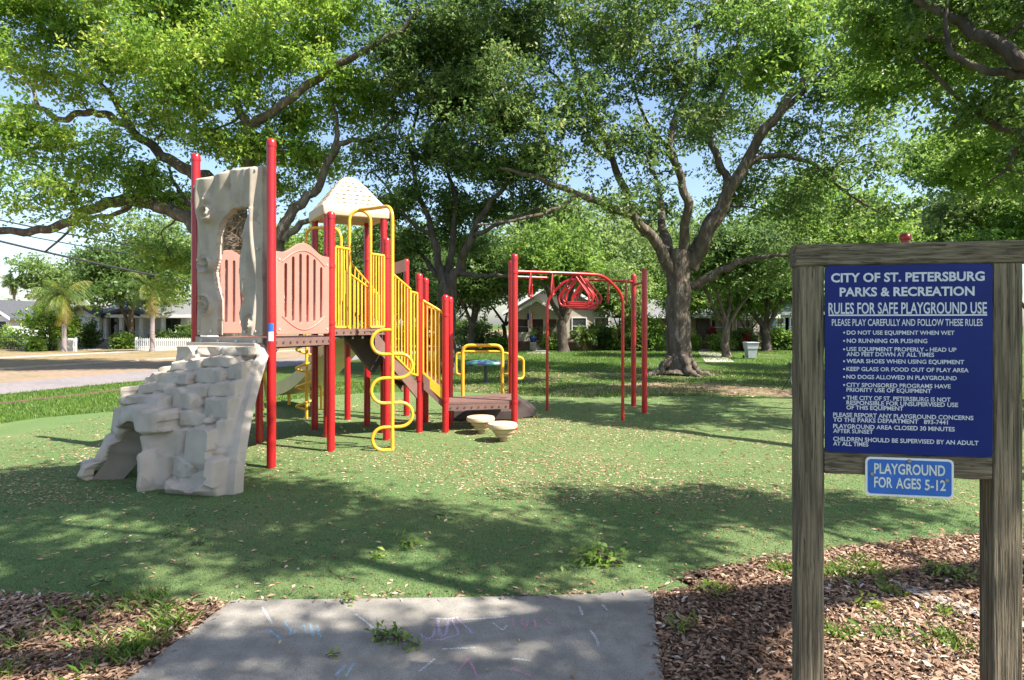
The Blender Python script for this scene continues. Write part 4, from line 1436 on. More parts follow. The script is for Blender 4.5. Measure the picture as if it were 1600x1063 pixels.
# --- big oak right of the climbing frame
D1 = 24.3
b1 = G(1060, 586)
L1 = lambda *p: [P(x, y, D1 + dz) for (x, y, dz) in p]
limbs = [([Vector((b1.x, b1.y, -0.2))] + L1((1061, 560, 0), (1060, 520, 0), (1060, 470, 0), (1061, 425, 0), (1064, 395, 0)), 0.53, 0.45),
         (L1((1052, 430, 0), (1022, 375, -.5), (980, 335, -1), (905, 305, -1.5), (835, 277, -2), (780, 262, -2)), 0.27, 0.05),
         (L1((905, 305, -1.5), (860, 330, -2), (800, 345, -2.5), (745, 352, -3)), 0.11, 0.03),
         (L1((1062, 405, 0), (1074, 335, -.6), (1066, 285, -.8), (1046, 228, -1.2), (1062, 165, -1), (1082, 110, -1), (1090, 40, -.5)), 0.22, 0.05),
         (L1((1066, 285, -.8), (1050, 240, 0.6), (1010, 190, 1), (985, 120, 1.4)), 0.14, 0.04),
         (L1((1072, 415, 0), (1102, 360, .6), (1136, 300, .8), (1128, 262, .8), (1110, 218, 1), (1126, 165, .8), (1150, 88, .6), (1160, 10, .4)), 0.27, 0.05),
         (L1((1078, 420, 0), (1112, 355, -.5), (1150, 280, -.8), (1195, 205, -1), (1245, 138, -1.4), (1290, 90, -1.6), (1325, 40, -2), (1335, -20, -2)), 0.32, 0.06),
         (L1((1160, 262, -.8), (1205, 243, -1), (1268, 256, -1.3), (1320, 300, -1.6), (1375, 333, -2)), 0.13, 0.03),
         (L1((1205, 195, -1), (1270, 130, -.6), (1340, 105, -.4), (1420, 80, 0)), 0.14, 0.04),
         (L1((1010, 365, -.4), (985, 325, 0.4), (960, 255, .8), (928, 180, 1), (900, 108, 1.2), (880, 40, 1.2)), 0.22, 0.05),
         (L1((960, 255, .8), (920, 215, 1.5), (870, 120, 2), (830, 118, 2.2)), 0.12, 0.03),
         (L1((1080, 450, 0), (1112, 432, -.3), (1150, 412, -.8), (1190, 402, -1.2), (1235, 398, -1.5)), 0.22, 0.06),
         (L1((1045, 400, 0), (1035, 350, 2), (1030, 300, 4), (1010, 240, 6)), 0.25, 0.06)]
for k, (dx, dy) in enumerate(((-1.5, -0.3), (1.35, -0.4), (0.5, -1.3), (-0.6, 1.0))):
    limbs.append(([b1 + Vector((dx * 0.22, dy * 0.22, 0.75)), b1 + Vector((dx * 0.5, dy * 0.5, 0.18)), b1 + Vector((dx * 0.8, dy * 0.8, 0.03)), b1 + Vector((dx * 1.3, dy * 1.3, -0.12))], 0.20, 0.07))
cr = [(900, 40, 24, 95, 4), (1000, 20, 22.5, 100, 4), (1110, 10, 24, 100, 4), (1230, 20, 23.5, 90, 4), (1340, 40, 23, 80, 3.5), (960, 110, 23, 90, 3), (1060, 90, 22.5, 85, 3), (1160, 110, 25, 75, 3),
      (880, 160, 22, 90, 3), (790, 120, 23, 80, 3), (840, 240, 22, 75, 3), (950, 220, 22, 80, 3), (1020, 250, 22.5, 70, 2.5), (975, 290, 22, 60, 2), (760, 220, 23, 60, 2.5), (890, 320, 22, 45, 2),
      (1290, 130, 23, 75, 3), (1370, 110, 22, 60, 3), (1240, 220, 24, 60, 2.5), (1330, 200, 23, 65, 2.5), (1380, 250, 22, 50, 2.5), (1290, 290, 23, 55, 2.5), (1360, 330, 23, 42, 2.5), (1110, 180, 25, 45, 2), (1180, 255, 26, 36, 2), (1065, 200, 24, 45, 2), (1120, 320, 28, 45, 2), (1100, 240, 28, 55, 2), (1150, 185, 28, 50, 2), (1040, 300, 28, 48, 2), (1165, 300, 27, 50, 2), (1085, 140, 27, 50, 2), (1000, 330, 26, 40, 2), (1180, 200, 27, 45, 2),
      (1090, 170, 27, 60, 2.5), (1210, 330, 25, 45, 2.5), (1240, 400, 24, 42, 2.5), (700, 60, 24, 85, 3), (1050, -80, 24, 140, 5), (860, -70, 24, 120, 5), (1240, -80, 24, 120, 5), (800, 30, 24, 80, 3)]
grow_tree('oak_tree', b1, 'biggest oak with a thick bare trunk forking low, right of the red ring ladder', 'tree', limbs, blobs_px(cr, 3, 7), 4500, 30, 0.175, M_LEAF_D, M_BARK, sig=0.40, seed=5, nsides=10, twigs=0.5, flush=0.2, gap=-0.2)

# --- sprawling oak on the left behind the rock wall
D2 = 26.0
K2 = 26.0 / 19.0
b2 = P(366, 600, D2); b2.z = 0
L2 = lambda *p: [P(x, y, D2 + dz * K2) for (x, y, dz) in p]
limbs = [([Vector((b2.x, b2.y, -0.2))] + L2((366, 560, 0), (368, 480, 0), (367, 410, 0), (364, 350, 0), (366, 310, 0)), 0.52, 0.40),
         (L2((362, 420, 0), (325, 375, .4), (290, 340, .8), (245, 322, 1), (200, 313, 1.3), (150, 323, 1.6), (100, 350, 2), (45, 362, 2.2), (-25, 357, 2.5), (-90, 340, 2.5)), 0.27, 0.11),
         (L2((215, 314, 1.2), (180, 335, 1.4), (130, 345, 1.8), (70, 395, 2.2)), 0.10, 0.03),
         (L2((362, 330, 0), (330, 285, .5), (296, 268, .8), (250, 240, 1), (205, 200, 1.2), (185, 165, 1.4), (150, 120, 1.6)), 0.28, 0.07),
         (L2((205, 200, 1.2), (165, 180, 1.6), (130, 176, 1.8), (95, 188, 2), (60, 168, 2.2), (0, 165, 2.4), (-60, 150, 2.5)), 0.15, 0.06),
         (L2((60, 168, 2.2), (45, 130, 2.4), (15, 120, 2.6)), 0.08, 0.03),
         (L2((366, 325, 0), (393, 245, -.6), (386, 200, -.8), (372, 165, -1), (365, 110, -1), (385, 40, -1)), 0.24, 0.05),
         (L2((378, 430, 0), (428, 395, -.3), (444, 350, -.4), (470, 318, -.4), (498, 290, -.4), (520, 240, -.5), (545, 220, -.5), (585, 218, -.6), (612, 185, -.8)), 0.23, 0.04),
         (L2((444, 375, -.4), (470, 350, -.4), (505, 335, -.4), (560, 300, 0)), 0.14, 0.03),
         (L2((522, 235, -.5), (527, 195, -.6), (518, 150, -.6)), 0.10, 0.03),
         (L2((386, 200, -.8), (440, 165, -1.2), (500, 120, -1.4), (560, 84, -1.6), (622, 50, -1.8), (660, 12, -2)), 0.15, 0.06),
         (L2((340, 300, 0), (300, 320, 1), (275, 290, 1.5), (262, 260, 2)), 0.12, 0.04)]
cr = [(30, 30, 18, 90, 3), (120, 40, 18.5, 80, 3), (230, 30, 18, 95, 3), (340, 30, 18, 95, 3), (450, 40, 17.5, 95, 3), (560, 30, 17.5, 75, 3), (250, 110, 17, 80, 2.5), (350, 110, 17, 85, 2.5), (450, 130, 17, 85, 2.5),
      (550, 130, 17.5, 70, 2.5), (160, 100, 18, 60, 2.5), (60, 110, 18, 65, 2.5), (90, 230, 18, 60, 2.5), (30, 240, 17, 60, 2.5), (160, 235, 18, 65, 2.5), (240, 190, 19, 55, 2), (330, 190, 17, 70, 2), (390, 220, 17.5, 60, 2),
      (460, 220, 18, 60, 2), (530, 180, 18, 45, 2), (590, 170, 18.5, 42, 2), (210, 280, 19, 50, 2), (120, 300, 17.5, 45, 2), (40, 300, 17, 45, 2), (270, 310, 20, 40, 2), (440, 290, 19, 48, 2), (230, 395, 20, 32, 2), (290, 400, 20.5, 40, 2), (150, 360, 18, 26, 1.5), (270, 445, 21, 30, 2),
      (200, -50, 18, 90, 3), (400, -50, 18, 90, 3), (-40, 60, 17.5, 60, 3), (520, 260, 20, 40, 2), (620, 90, 18, 38, 2)]
limbs = [(p_, ra * K2, rb * K2) for (p_, ra, rb) in limbs]
grow_tree('oak_tree', b2, 'sprawling yellow-green oak with long horizontal limb, behind the grey rock wall', 'tree', limbs, blobs_px([(x, y, (D + 1.0) * K2, r1, r2 * K2) for (x, y, D, r1, r2) in cr], 8, 7), 6300, 30, 0.19, M_LEAF_Y, M_BARK, gap=-0.18, sig=0.44, seed=9, flush=0.25, twigs=0.45)

# --- dark multi-stemmed tree behind the cream roof
D3 = 24.5
b3 = P(697, 590, D3); b3.z = 0
L3 = lambda *p: [P(x, y, D3 + dz) for (x, y, dz) in p]
limbs = [([Vector((b3.x, b3.y, -0.2))] + L3((697, 560, 0), (697, 515, 0), (698, 470, 0), (702, 445, 0)), 0.45, 0.34),
         (L3((703, 450, 0), (718, 415, 0), (736, 372, -.4), (760, 325, -.6), (790, 290, -.8), (815, 250, -1)), 0.24, 0.05),
         (L3((736, 372, -.4), (775, 352, -1), (825, 332, -1.4), (872, 312, -1.6)), 0.11, 0.03),
         (L3((694, 450, 0), (684, 405, .4), (672, 350, .6), (650, 290, .8), (642, 220, 1), (660, 150, 1)), 0.20, 0.04),
         (L3((697, 450, 0), (706, 385, .8), (712, 310, 1), (696, 250, 1.2), (700, 170, 1.2)), 0.18, 0.04),
         (L3((715, 425, 0), (745, 432, -.6), (775, 430, -1), (806, 434, -1.2)), 0.13, 0.06),
         (L3((676, 370, .5), (640, 345, 0), (610, 300, 0), (585, 270, 0)), 0.10, 0.03),
         (L3((690, 440, 0), (660, 400, 2), (640, 390, 3), (620, 400, 3.5)), 0.12, 0.04)]
cr = [(640, 60, 25, 75, 3), (720, 60, 25, 80, 3), (640, 150, 25, 65, 3), (730, 160, 25, 75, 3), (790, 170, 24, 65, 3), (800, 60, 26, 70, 3), (680, 230, 25, 55, 3), (760, 250, 25, 60, 3), (820, 260, 24, 50, 2.5), (610, 250, 26, 45, 2.5),
      (640, 310, 25, 45, 2.5), (700, 320, 27, 50, 2), (760, 330, 25, 40, 2), (590, 330, 26, 40, 2), (640, 390, 27, 45, 2), (600, 420, 27, 40, 2), (720, 380, 27, 40, 2), (830, 330, 25, 40, 2), (660, 460, 28, 35, 2), (700, -50, 25, 110, 4)]
grow_tree('oak_tree', b3, 'dark green oak splitting into several thin stems, behind the yellow stair railings', 'tree', limbs, blobs_px(cr, 21, 6), 3600, 30, 0.18, M_LEAF_D, M_BARKD, sig=0.40, seed=14, flush=0.2, twigs=0.5)

# --- oak just outside the frame on the right, whose limbs reach over the sign and the path
b4 = Vector((11.6, 4.6, 0))
limbs = [([b4 + Vector((0, 0, -0.2)), b4 + Vector((0.1, 0.1, 1.5)), b4 + Vector((0, 0.3, 3)), b4 + Vector((-.2, .5, 4.2))], 0.55, 0.42),
         ([b4 + Vector((-.2, .5, 3.6)), P(1720, 150, 8.6), P(1620, 105, 9.2), P(1560, 72, 9.6), P(1500, 36, 10), P(1445, 4, 10.3), P(1380, -40, 10.5)], 0.17, 0.05),
         ([P(1660, 120, 9), P(1600, 118, 9.4), P(1545, 110, 9.6), P(1492, 88, 9.8), P(1478, 45, 10), P(1480, -20, 10)], 0.085, 0.03),
         ([b4 + Vector((-.2, .5, 3.8)), P(1720, 235, 9.6), P(1640, 215, 10.2), P(1565, 200, 10.6), P(1505, 160, 11), P(1455, 110, 11.2), P(1430, 90, 11.4)], 0.10, 0.02),
         ([P(1600, 210, 10.4), P(1575, 260, 10.6), P(1540, 290, 10.8)], 0.05, 0.015),
         ([b4 + Vector((-.2, .5, 4)), Vector((9.5, 3.0, 6)), Vector((6.5, 1.6, 7.4)), Vector((3.5, 0.8, 8.0)), Vector((0.5, 1.0, 8.3))], 0.3, 0.08),
         ([Vector((8, 2.3, 6.8)), Vector((6, 0, 8)), Vector((4, -2, 9))], 0.16, 0.05),
         ([Vector((6.5, 1.6, 7.4)), Vector((4.5, 2.6, 8)), Vector((2, 3.2, 8.4))], 0.12, 0.04),
         ([b4 + Vector((-.2, .5, 4)), Vector((12, 6, 7)), Vector((12.5, 8, 9))], 0.3, 0.1)]
cr = [(1480, 30, 10.5, 55, 1.2), (1560, 20, 10.2, 60, 1.2), (1640, 60, 10, 70, 1.5), (1590, 170, 10.8, 38, 1), (1540, 150, 10.8, 36, 1), (1640, 240, 10.8, 50, 1), (1575, 225, 10.8, 34, .8), (1440, -20, 11, 60, 1.2), (1510, 190, 11, 24, .7), (1590, 290, 11, 24, .7), (1490, 110, 11, 28, .8), (1660, 160, 10, 45, 1)]
bl4 = blobs_px(cr, 33, 5)
rs = np.random.default_rng(44)
for (x, y, z, R) in ((5.6, -0.7, 8.6, 1.3), (4.5, -1.2, 8.7, 1.3), (1.4, 0.6, 8.4, 1.6), (4.3, 1.2, 7.9, 1.4), (2.4, 2.2, 8.2, 1.4), (0.3, 2.6, 8.3, 1.3), (4.6, -2.6, 9, 2.0), (-1.2, 2.2, 8.4, 1.2), (0.5, 3.3, 8.3, 1.4), (1.5, 3.2, 8.2, 1.3), (1.9, 2.7, 8.4, 1.4), (0.2, 3.0, 8.5, 1.4), (-1.0, 3.6, 8.2, 1.2), (3.4, 2.6, 8.2, 1.4), (5.6, 2.2, 7.6, 1.3), (7.0, 2.6, 7.4, 1.2), (2.6, 0.6, 8.2, 1.5), (-2.6, 2.4, 8.2, 1.2), (-3.4, 0.8, 8.4, 1.3), (8.9, 2.4, 7.5, 1.0)):
    for k in range(4):
        d = unit(rs, 1)[0] * rs.random() ** 0.5 * R * 0.85
        q = rs.uniform(0.32, 0.52) * R
        bl4.append((x + 1.0 + d[0], y + 1.4 + d[1], z + d[2] * 0.6, q, q, q * 0.6))
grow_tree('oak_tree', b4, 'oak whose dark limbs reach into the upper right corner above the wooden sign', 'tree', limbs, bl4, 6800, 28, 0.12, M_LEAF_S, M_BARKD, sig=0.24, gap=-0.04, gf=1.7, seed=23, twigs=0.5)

# --- oaks farther right, outside the frame, shading the lawn
b5 = Vector((17.5, 13.0, 0))
limbs = [([b5 + Vector((0, 0, -0.2)), b5 + Vector((0, 0, 2)), b5 + Vector((-.2, 0, 4))], 0.5, 0.35),
         ([b5 + Vector((-.2, 0, 3.5)), b5 + Vector((-3, 1, 6)), b5 + Vector((-6, 1, 8)), b5 + Vector((-8, 1.5, 9))], 0.24, 0.06),
         ([b5 + Vector((-.2, 0, 3.5)), b5 + Vector((0, 3, 7)), b5 + Vector((-2, 6, 9))], 0.24, 0.06),
         ([b5 + Vector((-.2, 0, 3.5)), b5 + Vector((-3.2, -.5, 4.6)), b5 + Vector((-4.6, -0.3, 4.7))], 0.10, 0.03)]
bl5 = []
for (x, y, z, R) in ((-3, 1, 7.4, 2.0), (-6, 1.5, 8.8, 1.9), (-8, 1.5, 9.6, 1.7), (0, 2, 8, 2.2), (-3, 5, 8.8, 2.2), (-6, 6, 9.5, 2), (1, 6, 9, 2.4), (-4.4, 0, 5.6, 1.0), (-1, -3, 9, 2.2), (2, -1, 9, 2.2), (-9.5, 5, 10, 2), (-9, -2, 9.9, 1.8), (-5.5, -3, 9.2, 1.8), (-5, 0, 9.2, 1.8), (-7, 3, 9.6, 1.8), (-1, 8, 8, 2.0), (1, 10.5, 8.6, 2.2), (2.5, 7.5, 8, 2.2), (3, 13, 9, 2.4), (0.5, 13, 9.5, 2.0)):
    for k in range(5):
        d = unit(rs, 1)[0] * rs.random() ** 0.5 * R * 0.85
        q = rs.uniform(0.34, 0.55) * R
        bl5.append((b5.x + x + d[0], b5.y + y + d[1], z + d[2] * 0.7, q, q, q * 0.65))
grow_tree('oak_tree', b5, 'oak standing out of frame beyond the sign, its outer foliage at the right edge', 'tree', limbs, bl5, 5800, 24, 0.17, M_LEAF_M, M_BARKD, sig=0.38, seed=31)


# --- generic background trees
def simple_tree(px, D, wpx, top, bot, label, lm=M_LEAF_M, seed=1, ncl=900, kl=22, L=0.30, bark=M_BARKD, trunk=0.3, name='oak_tree', stems=3, flush=0.1, sig=0.55, zf=0.65, depth=None):
    base = P(px, 505, D); base.z = 0
    r = np.random.default_rng(seed)
    z1 = CH + (505 - top) / 950 * D; z0 = max(0.6, CH + (505 - bot) / 950 * D)
    R = wpx / 2 / 950 * D
    dep = depth or R * 0.8
    fork = max(1.2, z0 * 0.8)
    limbs = [([base + Vector((0, 0, -0.2)), base + Vector((r.normal() * .1, 0, fork * 0.5)), base + Vector((r.normal() * .2, 0, fork))], trunk, trunk * 0.75)]
    for k in range(stems):
        a = (k + 0.5) / stems * math.pi + r.normal() * 0.2
        tip = base + Vector((math.cos(a) * R * 0.6, r.normal() * dep * 0.4, z0 + (z1 - z0) * (0.45 + 0.25 * math.sin(a))))
        m_ = base.lerp(tip, 0.55) + Vector((0, 0, fork * 0.4))
        limbs.append(([base + Vector((0, 0, fork * 0.93)), m_, tip], trunk * 0.55, trunk * 0.12))
    bl = []
    nb = 26
    for k in range(nb):
        d = unit(r, 1)[0]
        d[2] = d[2] if d[2] > -0.5 else -0.5 * r.random()
        q = R * r.uniform(0.22, 0.40)
        rr_ = r.random() ** 0.45
        bl.append((base.x + d[0] * R * 0.82 * rr_, base.y + d[1] * dep * 0.82 * rr_, (z0 + z1) / 2 + d[2] * (z1 - z0) * 0.42 * rr_, q, q, q * 0.7))
    return grow_tree(name, base, label, 'tree', limbs, bl, ncl, kl, L, lm, bark, sig=sig, seed=seed, twigs=0.15 if ncl > 500 else 0.0, flush=flush, nsides=7, zflat=zf)


simple_tree(880, 43, 210, 330, 488, 'forked oak on the lawn in front of the beige porch house', M_LEAF_M, 51, 800, trunk=0.42, stems=4)
simple_tree(1135, 36.5, 230, 340, 496, 'small oak with crooked spreading limbs beside the grey bin', M_LEAF_D, 52, 900, trunk=0.27, stems=4, L=0.26, bark=M_BARK)
simple_tree(1197, 44, 200, 340, 505, 'dark trunked oak just behind the grey bin', M_LEAF_D, 53, 800, trunk=0.38, stems=3)
simple_tree(738, 45, 150, 360, 500, 'slender dark oak on the far lawn left of the beige porch house', M_LEAF_D, 54, 800, trunk=0.3)
simple_tree(905, 60, 330, 300, 470, 'pale broad tree behind the beige porch house', M_LEAF_P, 55, 1300, L=0.42, sig=0.8)
simple_tree(1030, 66, 260, 330, 480, 'light green tree rising behind the low grey roof', M_LEAF_P, 56, 1000, L=0.42, sig=0.8)
simple_tree(1290, 52, 280, 245, 480, 'bright green tree left of the red cap above the sign', M_LEAF_M, 57, 1500, L=0.34, flush=0.25)
simple_tree(1390, 60, 220, 300, 490, 'shaded bushy tree directly above the red cap', M_LEAF_D, 58, 1200, L=0.38, sig=0.7)
simple_tree(1500, 56, 260, 205, 490, 'tall sunny pale tree behind the sign, its top against open sky', M_LEAF_P, 59, 1600, L=0.36, flush=0.2, sig=0.65)
simple_tree(1620, 50, 240, 220, 490, 'leafy tree filling the right edge behind the sign', M_LEAF_M, 60, 1300, L=0.34)
simple_tree(640, 55, 230, 330, 500, 'dense dark tree behind the yellow railings, far across the lawn', M_LEAF_D, 61, 1200, L=0.36)
simple_tree(790, 70, 260, 360, 500, 'hazy pale tree far behind the low brown platform', M_LEAF_P, 62, 1100, L=0.45, sig=0.85)
simple_tree(550, 62, 200, 340, 500, 'mid green tree seen between the wavy climber and the pink panel', M_LEAF_M, 63, 900, L=0.4)
simple_tree(1210, 70, 260, 330, 490, 'distant soft green tree behind the pale house with blue shutters', M_LEAF_P, 64, 1000, L=0.45, sig=0.8)
simple_tree(205, 48.5, 165, 355, 508, 'round dark tree overhanging the white bungalow', M_LEAF_D, 65, 1200, L=0.32, bark=M_BARK)
simple_tree(265, 56, 190, 330, 470, 'loose pale tree above the picket fence', M_LEAF_P, 66, 1100, L=0.34, sig=0.75)
simple_tree(100, 75, 150, 385, 480, 'feathery light tree against the sky behind the palms', M_LEAF_P, 67, 420, L=0.4, sig=0.9, zf=0.3, name='shade_tree')
simple_tree(400, 60, 210, 330, 500, 'sunny green tree behind the pink panels', M_LEAF_M, 68, 1000, L=0.38)
simple_tree(470, 75, 220, 350, 500, 'far green tree behind the spiral climber', M_LEAF_M, 69, 800, L=0.45, sig=0.8)
simple_tree(-60, 60, 170, 468, 520, 'leafy tree cut by the left edge behind the iron fence', M_LEAF_M, 70, 700, L=0.4)


simple_tree(700, 62, 170, 400, 548, 'low dark tree mass behind the shrubs left of the beige house', M_LEAF_D, 81, 1000, L=0.36)
simple_tree(610, 66, 190, 400, 550, 'low green tree behind the stairs, its crown near the ground', M_LEAF_M, 82, 900, L=0.4)
simple_tree(1005, 60, 120, 380, 535, 'dense tree between the beige house and the grey roof', M_LEAF_M, 83, 900, L=0.36)
simple_tree(530, 70, 160, 420, 552, 'low dark tree seen under the upper deck', M_LEAF_D, 84, 700, L=0.4)
simple_tree(940, 56, 130, 410, 500, 'leafy tree rising behind the beige house roof', M_LEAF_M, 85, 900, L=0.34)
simple_tree(1090, 62, 170, 400, 500, 'tree whose crown hides the left end of the grey roof', M_LEAF_M, 86, 900, L=0.38)


simple_tree(1168, 46.5, 130, 415, 520, 'low leafy tree in front of the grey roof, between the crooked oak and the bin', M_LEAF_M, 91, 700, L=0.24, trunk=0.14)
simple_tree(968, 45.5, 100, 415, 512, 'low leafy tree at the right corner of the beige house', M_LEAF_P, 92, 600, L=0.24, trunk=0.12)
simple_tree(1075, 45, 90, 420, 505, 'low tree leaning out beside the big oak trunk', M_LEAF_M, 93, 500, L=0.24, trunk=0.12)


def palm(px, D, top, label, crown_r, n=34, lm=M_PALM, r0=0.17, lean=0.0, seed=1, droop=1.0, name='palm_tree', dead=4):
    r = np.random.default_rng(seed)
    base = P(px, 505, D); base.z = 0
    h = CH + (505 - top) / 950 * D
    root = empty(name, base, label, 'palm tree')
    pp = catmull([base + Vector((0, 0, -0.2)), base + Vector((lean * 0.3, 0, h * 0.5)), base + Vector((lean, 0, h))], 10)
    MB().tube(pp, [r0 * (1.25 if i < 2 else 1 - 0.25 * i / 20) * (1 + 0.05 * (i % 2)) for i in range(len(pp))], 10).build('trunk', M_PALMBARK, root, True, 80)
    V, Rn = [], []
    for k in range(n):
        az = r.uniform(0, 2 * math.pi); el = r.uniform(-0.35, 1.25) if k >= dead else r.uniform(-1.3, -0.9)
        Lf = crown_r * r.uniform(0.8, 1.15)
        d = Vector((math.cos(az), math.sin(az), 0)); s_ = Vector((-d.y, d.x, 0))
        q = Vector((pp[-1].x, pp[-1].y, pp[-1].z)); e = el
        base_r = 0.9 if k < dead else r.uniform(0.1, 0.75)
        m_ = 16
        for i in range(m_):
            st = d * math.cos(e) + Vector((0, 0, math.sin(e)))
            q2 = q + st * Lf / m_
            e -= droop * (0.05 + 0.12 * i / m_)
            f = (i + 0.5) / m_
            ll = crown_r * 0.42 * math.sin(math.pi * min(1, 0.12 + f * 0.88)) + 0.06
            V += [tuple(q - s_ * 0.015), tuple(q + s_ * 0.015), tuple(q2 + s_ * 0.012), tuple(q2 - s_ * 0.012)]; Rn.append(base_r)
            for sg in (-1, 1):
                for h_ in (0.25, 0.75):
                    o = q.lerp(q2, h_)
                    tip = o + (s_ * sg * 0.8 + st * 0.65 + Vector((0, 0, -0.75 - 0.6 * r.random()))).normalized() * ll
                    wv = st * 0.017
                    V += [tuple(o - wv), tuple(o + wv), tuple(tip + wv * 0.25), tuple(tip - wv * 0.25)]; Rn.append(min(1, max(0, base_r + r.normal() * 0.12)))
            q = q2
    np_mesh('crown', np.array(V), np.arange(len(V)).reshape(-1, 4), lm, root, np.array(Rn))
    return root


palm(100, 43.5, 462, 'tall palm with hanging yellowed fronds, left of the white bungalow door', 2.2, seed=3, dead=6)
palm(86, 46, 470, 'slim palm leaning behind the taller yellowed palm', 2.0, lean=0.3, seed=4, r0=0.13)
palm(238, 43, 452, 'palm with yellow drooping fronds in front of the picket fence', 2.1, seed=5, dead=8, n=30)
palm(22, 72, 440, 'round headed cabbage palm against the sky at far left', 1.6, n=60, seed=6, droop=0.6, dead=14)
palm(970, 46, 525, 'short bushy palm beside the beige porch house wall', 1.5, n=40, seed=7, r0=0.15)
palm(913, 44.5, 527, 'low arching palm by the forked oak', 1.2, n=36, seed=8, r0=0.12)


def shrub(px, D, wpx, hpx, label, lm=M_LEAF_M, seed=1, L=0.22, n=150, k=16, name='shrub', base_py=None):
    r = np.random.default_rng(seed)
    base = P(px, 505, D); base.z = 0
    w_ = wpx / 2 / 950 * D; h_ = hpx / 950 * D
    root = empty(name, base, label, 'shrub')
    mb = MB()
    for q in range(5):
        a = r.uniform(0, 6.28)
        mb.tube(catmull([base + Vector((0, 0, -.05)), base + Vector((math.cos(a) * w_ * .25, math.sin(a) * w_ * .25, h_ * .4)), base + Vector((math.cos(a) * w_ * .55, math.sin(a) * w_ * .5, h_ * .8))], 3), [0.04] * 4 + [0.02] * 3, 5)
    mb.build('stems', M_BARKD, root)
    d = unit(r, n); rr_ = r.random(n) ** 0.4
    cl = np.array(base) + np.stack([d[:, 0] * w_ * rr_ * (1 + .2 * np.sin(d[:, 2] * 7)), d[:, 1] * w_ * 0.8 * rr_, h_ * 0.52 + d[:, 2] * h_ * 0.48 * rr_ + 0.1 * h_ * np.sin(d[:, 0] * 5 + seed)], axis=1)
    cl[:, 2] = np.maximum(cl[:, 2], 0.08)
    V, Fq, rn_ = leaves(r, cl, r.uniform(0.2, 0.8, n), k, min(0.3, w_ * 0.25), L)
    V[:, 2] = np.maximum(V[:, 2], 0.01)
    np_mesh('foliage', V, Fq, lm, root, rn_)
    return root


SH = [(78, 45, 75, 75, 'large rounded bright green bush beside the iron fence', M_LEAF_Y, 300), (140, 49, 26, 42, 'upright glossy bush left of the white front door', M_LEAF_D, 120), (195, 48, 34, 24, 'low clipped bush right of the white front door', M_LEAF_M, 120), (16, 48, 40, 30, 'yellowish bush behind the iron fence', M_LEAF_Y, 120),
      (55, 43.5, 20, 22, 'small bush against the white fence section', M_LEAF_Y, 70), (255, 51, 40, 26, 'dark shrub behind the picket fence', M_LEAF_D, 100), (292, 50, 24, 40, 'tall shrub at the end of the picket fence', M_LEAF_D, 90),
      (745, 48, 60, 46, 'dark dense shrub left of the beige porch', M_LEAF_D, 200), (700, 50, 60, 60, 'dark shrub mass behind the lower stair', M_LEAF_D, 200), (777, 46.5, 30, 24, 'low light shrub in front of the dark shrub', M_LEAF_M, 100), (806, 47.5, 18, 16, 'reddish low plant left of the porch steps', M_REDLEAF, 60),
      (862, 46, 30, 22, 'yellow green shrub right of the porch steps', M_LEAF_Y, 100), (938, 47, 46, 42, 'leafy pale shrub against the beige house wall', M_LEAF_P, 170), (960, 46, 34, 34, 'dark bush under the ring ladder far legs', M_LEAF_D, 120), (1015, 45, 60, 48, 'tangled green shrub left of the big oak trunk', M_LEAF_M, 220), (992, 47, 40, 70, 'tall leafy shrub behind the red ladder posts', M_LEAF_M, 200),
      (1082, 45, 22, 30, 'yellow flecked shrub right of the big oak trunk', M_LEAF_Y, 80), (1114, 46.5, 14, 34, 'plant with upright red leaves by the brown steps', M_REDLEAF, 60), (1124, 44.5, 34, 24, 'green plant at the foot of the red leaved plant', M_LEAF_M, 90), (1160, 46, 46, 32, 'dark shrub left of the grey bin', M_LEAF_D, 130), (1168, 45.5, 22, 26, 'small red leaved shrub above the grey bin', M_REDLEAF, 60),
      (1215, 46.5, 40, 34, 'mottled shrub below the blue shutters', M_LEAF_M, 140), (1238, 46, 30, 28, 'brownish shrub partly behind the sign post', M_LEAF_M, 90), (910, 49, 26, 34, 'shrub beside the palm at the beige house', M_LEAF_M, 90), (830, 50, 14, 14, 'small plant at the porch corner', M_LEAF_M, 40), (640, 48, 70, 40, 'shady shrub behind the wavy climber', M_LEAF_D, 180), (560, 48, 80, 36, 'shady hedge like shrub far behind the stairs', M_LEAF_D, 180)]
for i, (px, D, w_, h_, lab, lm, n) in enumerate(SH):
    shrub(px, D, w_, h_, lab, lm, 100 + i, n=n)

# climbing vines wrapped round the left oak trunk
vv = MB()
rv = np.random.default_rng(77)
VN = empty('trunk_vine', (b2.x, b2.y - 0.6, 2.6), 'dry tangle of brown vines on the oak trunk, seen through the grey arch', 'vine')
for k in range(60):
    a0 = rv.uniform(math.pi, 2 * math.pi); z0 = rv.uniform(3.0, 7.0)
    pts = []
    for i in range(6):
        a = a0 + rv.normal() * 0.35 + 0.12 * i
        pts.append((b2.x + 0.1 + (0.70 + 0.05 * rv.random()) * math.cos(a), b2.y + (0.70 + 0.05 * rv.random()) * math.sin(a), z0 + 0.16 * i + rv.normal() * 0.08))
    vv.tube(catmull(pts, 3), 0.014, 4)
vv.build('vine_stems', mat('dry_vine', (0.30, 0.19, 0.10), (0.18, 0.11, 0.06), 8, 0.9), VN, True)

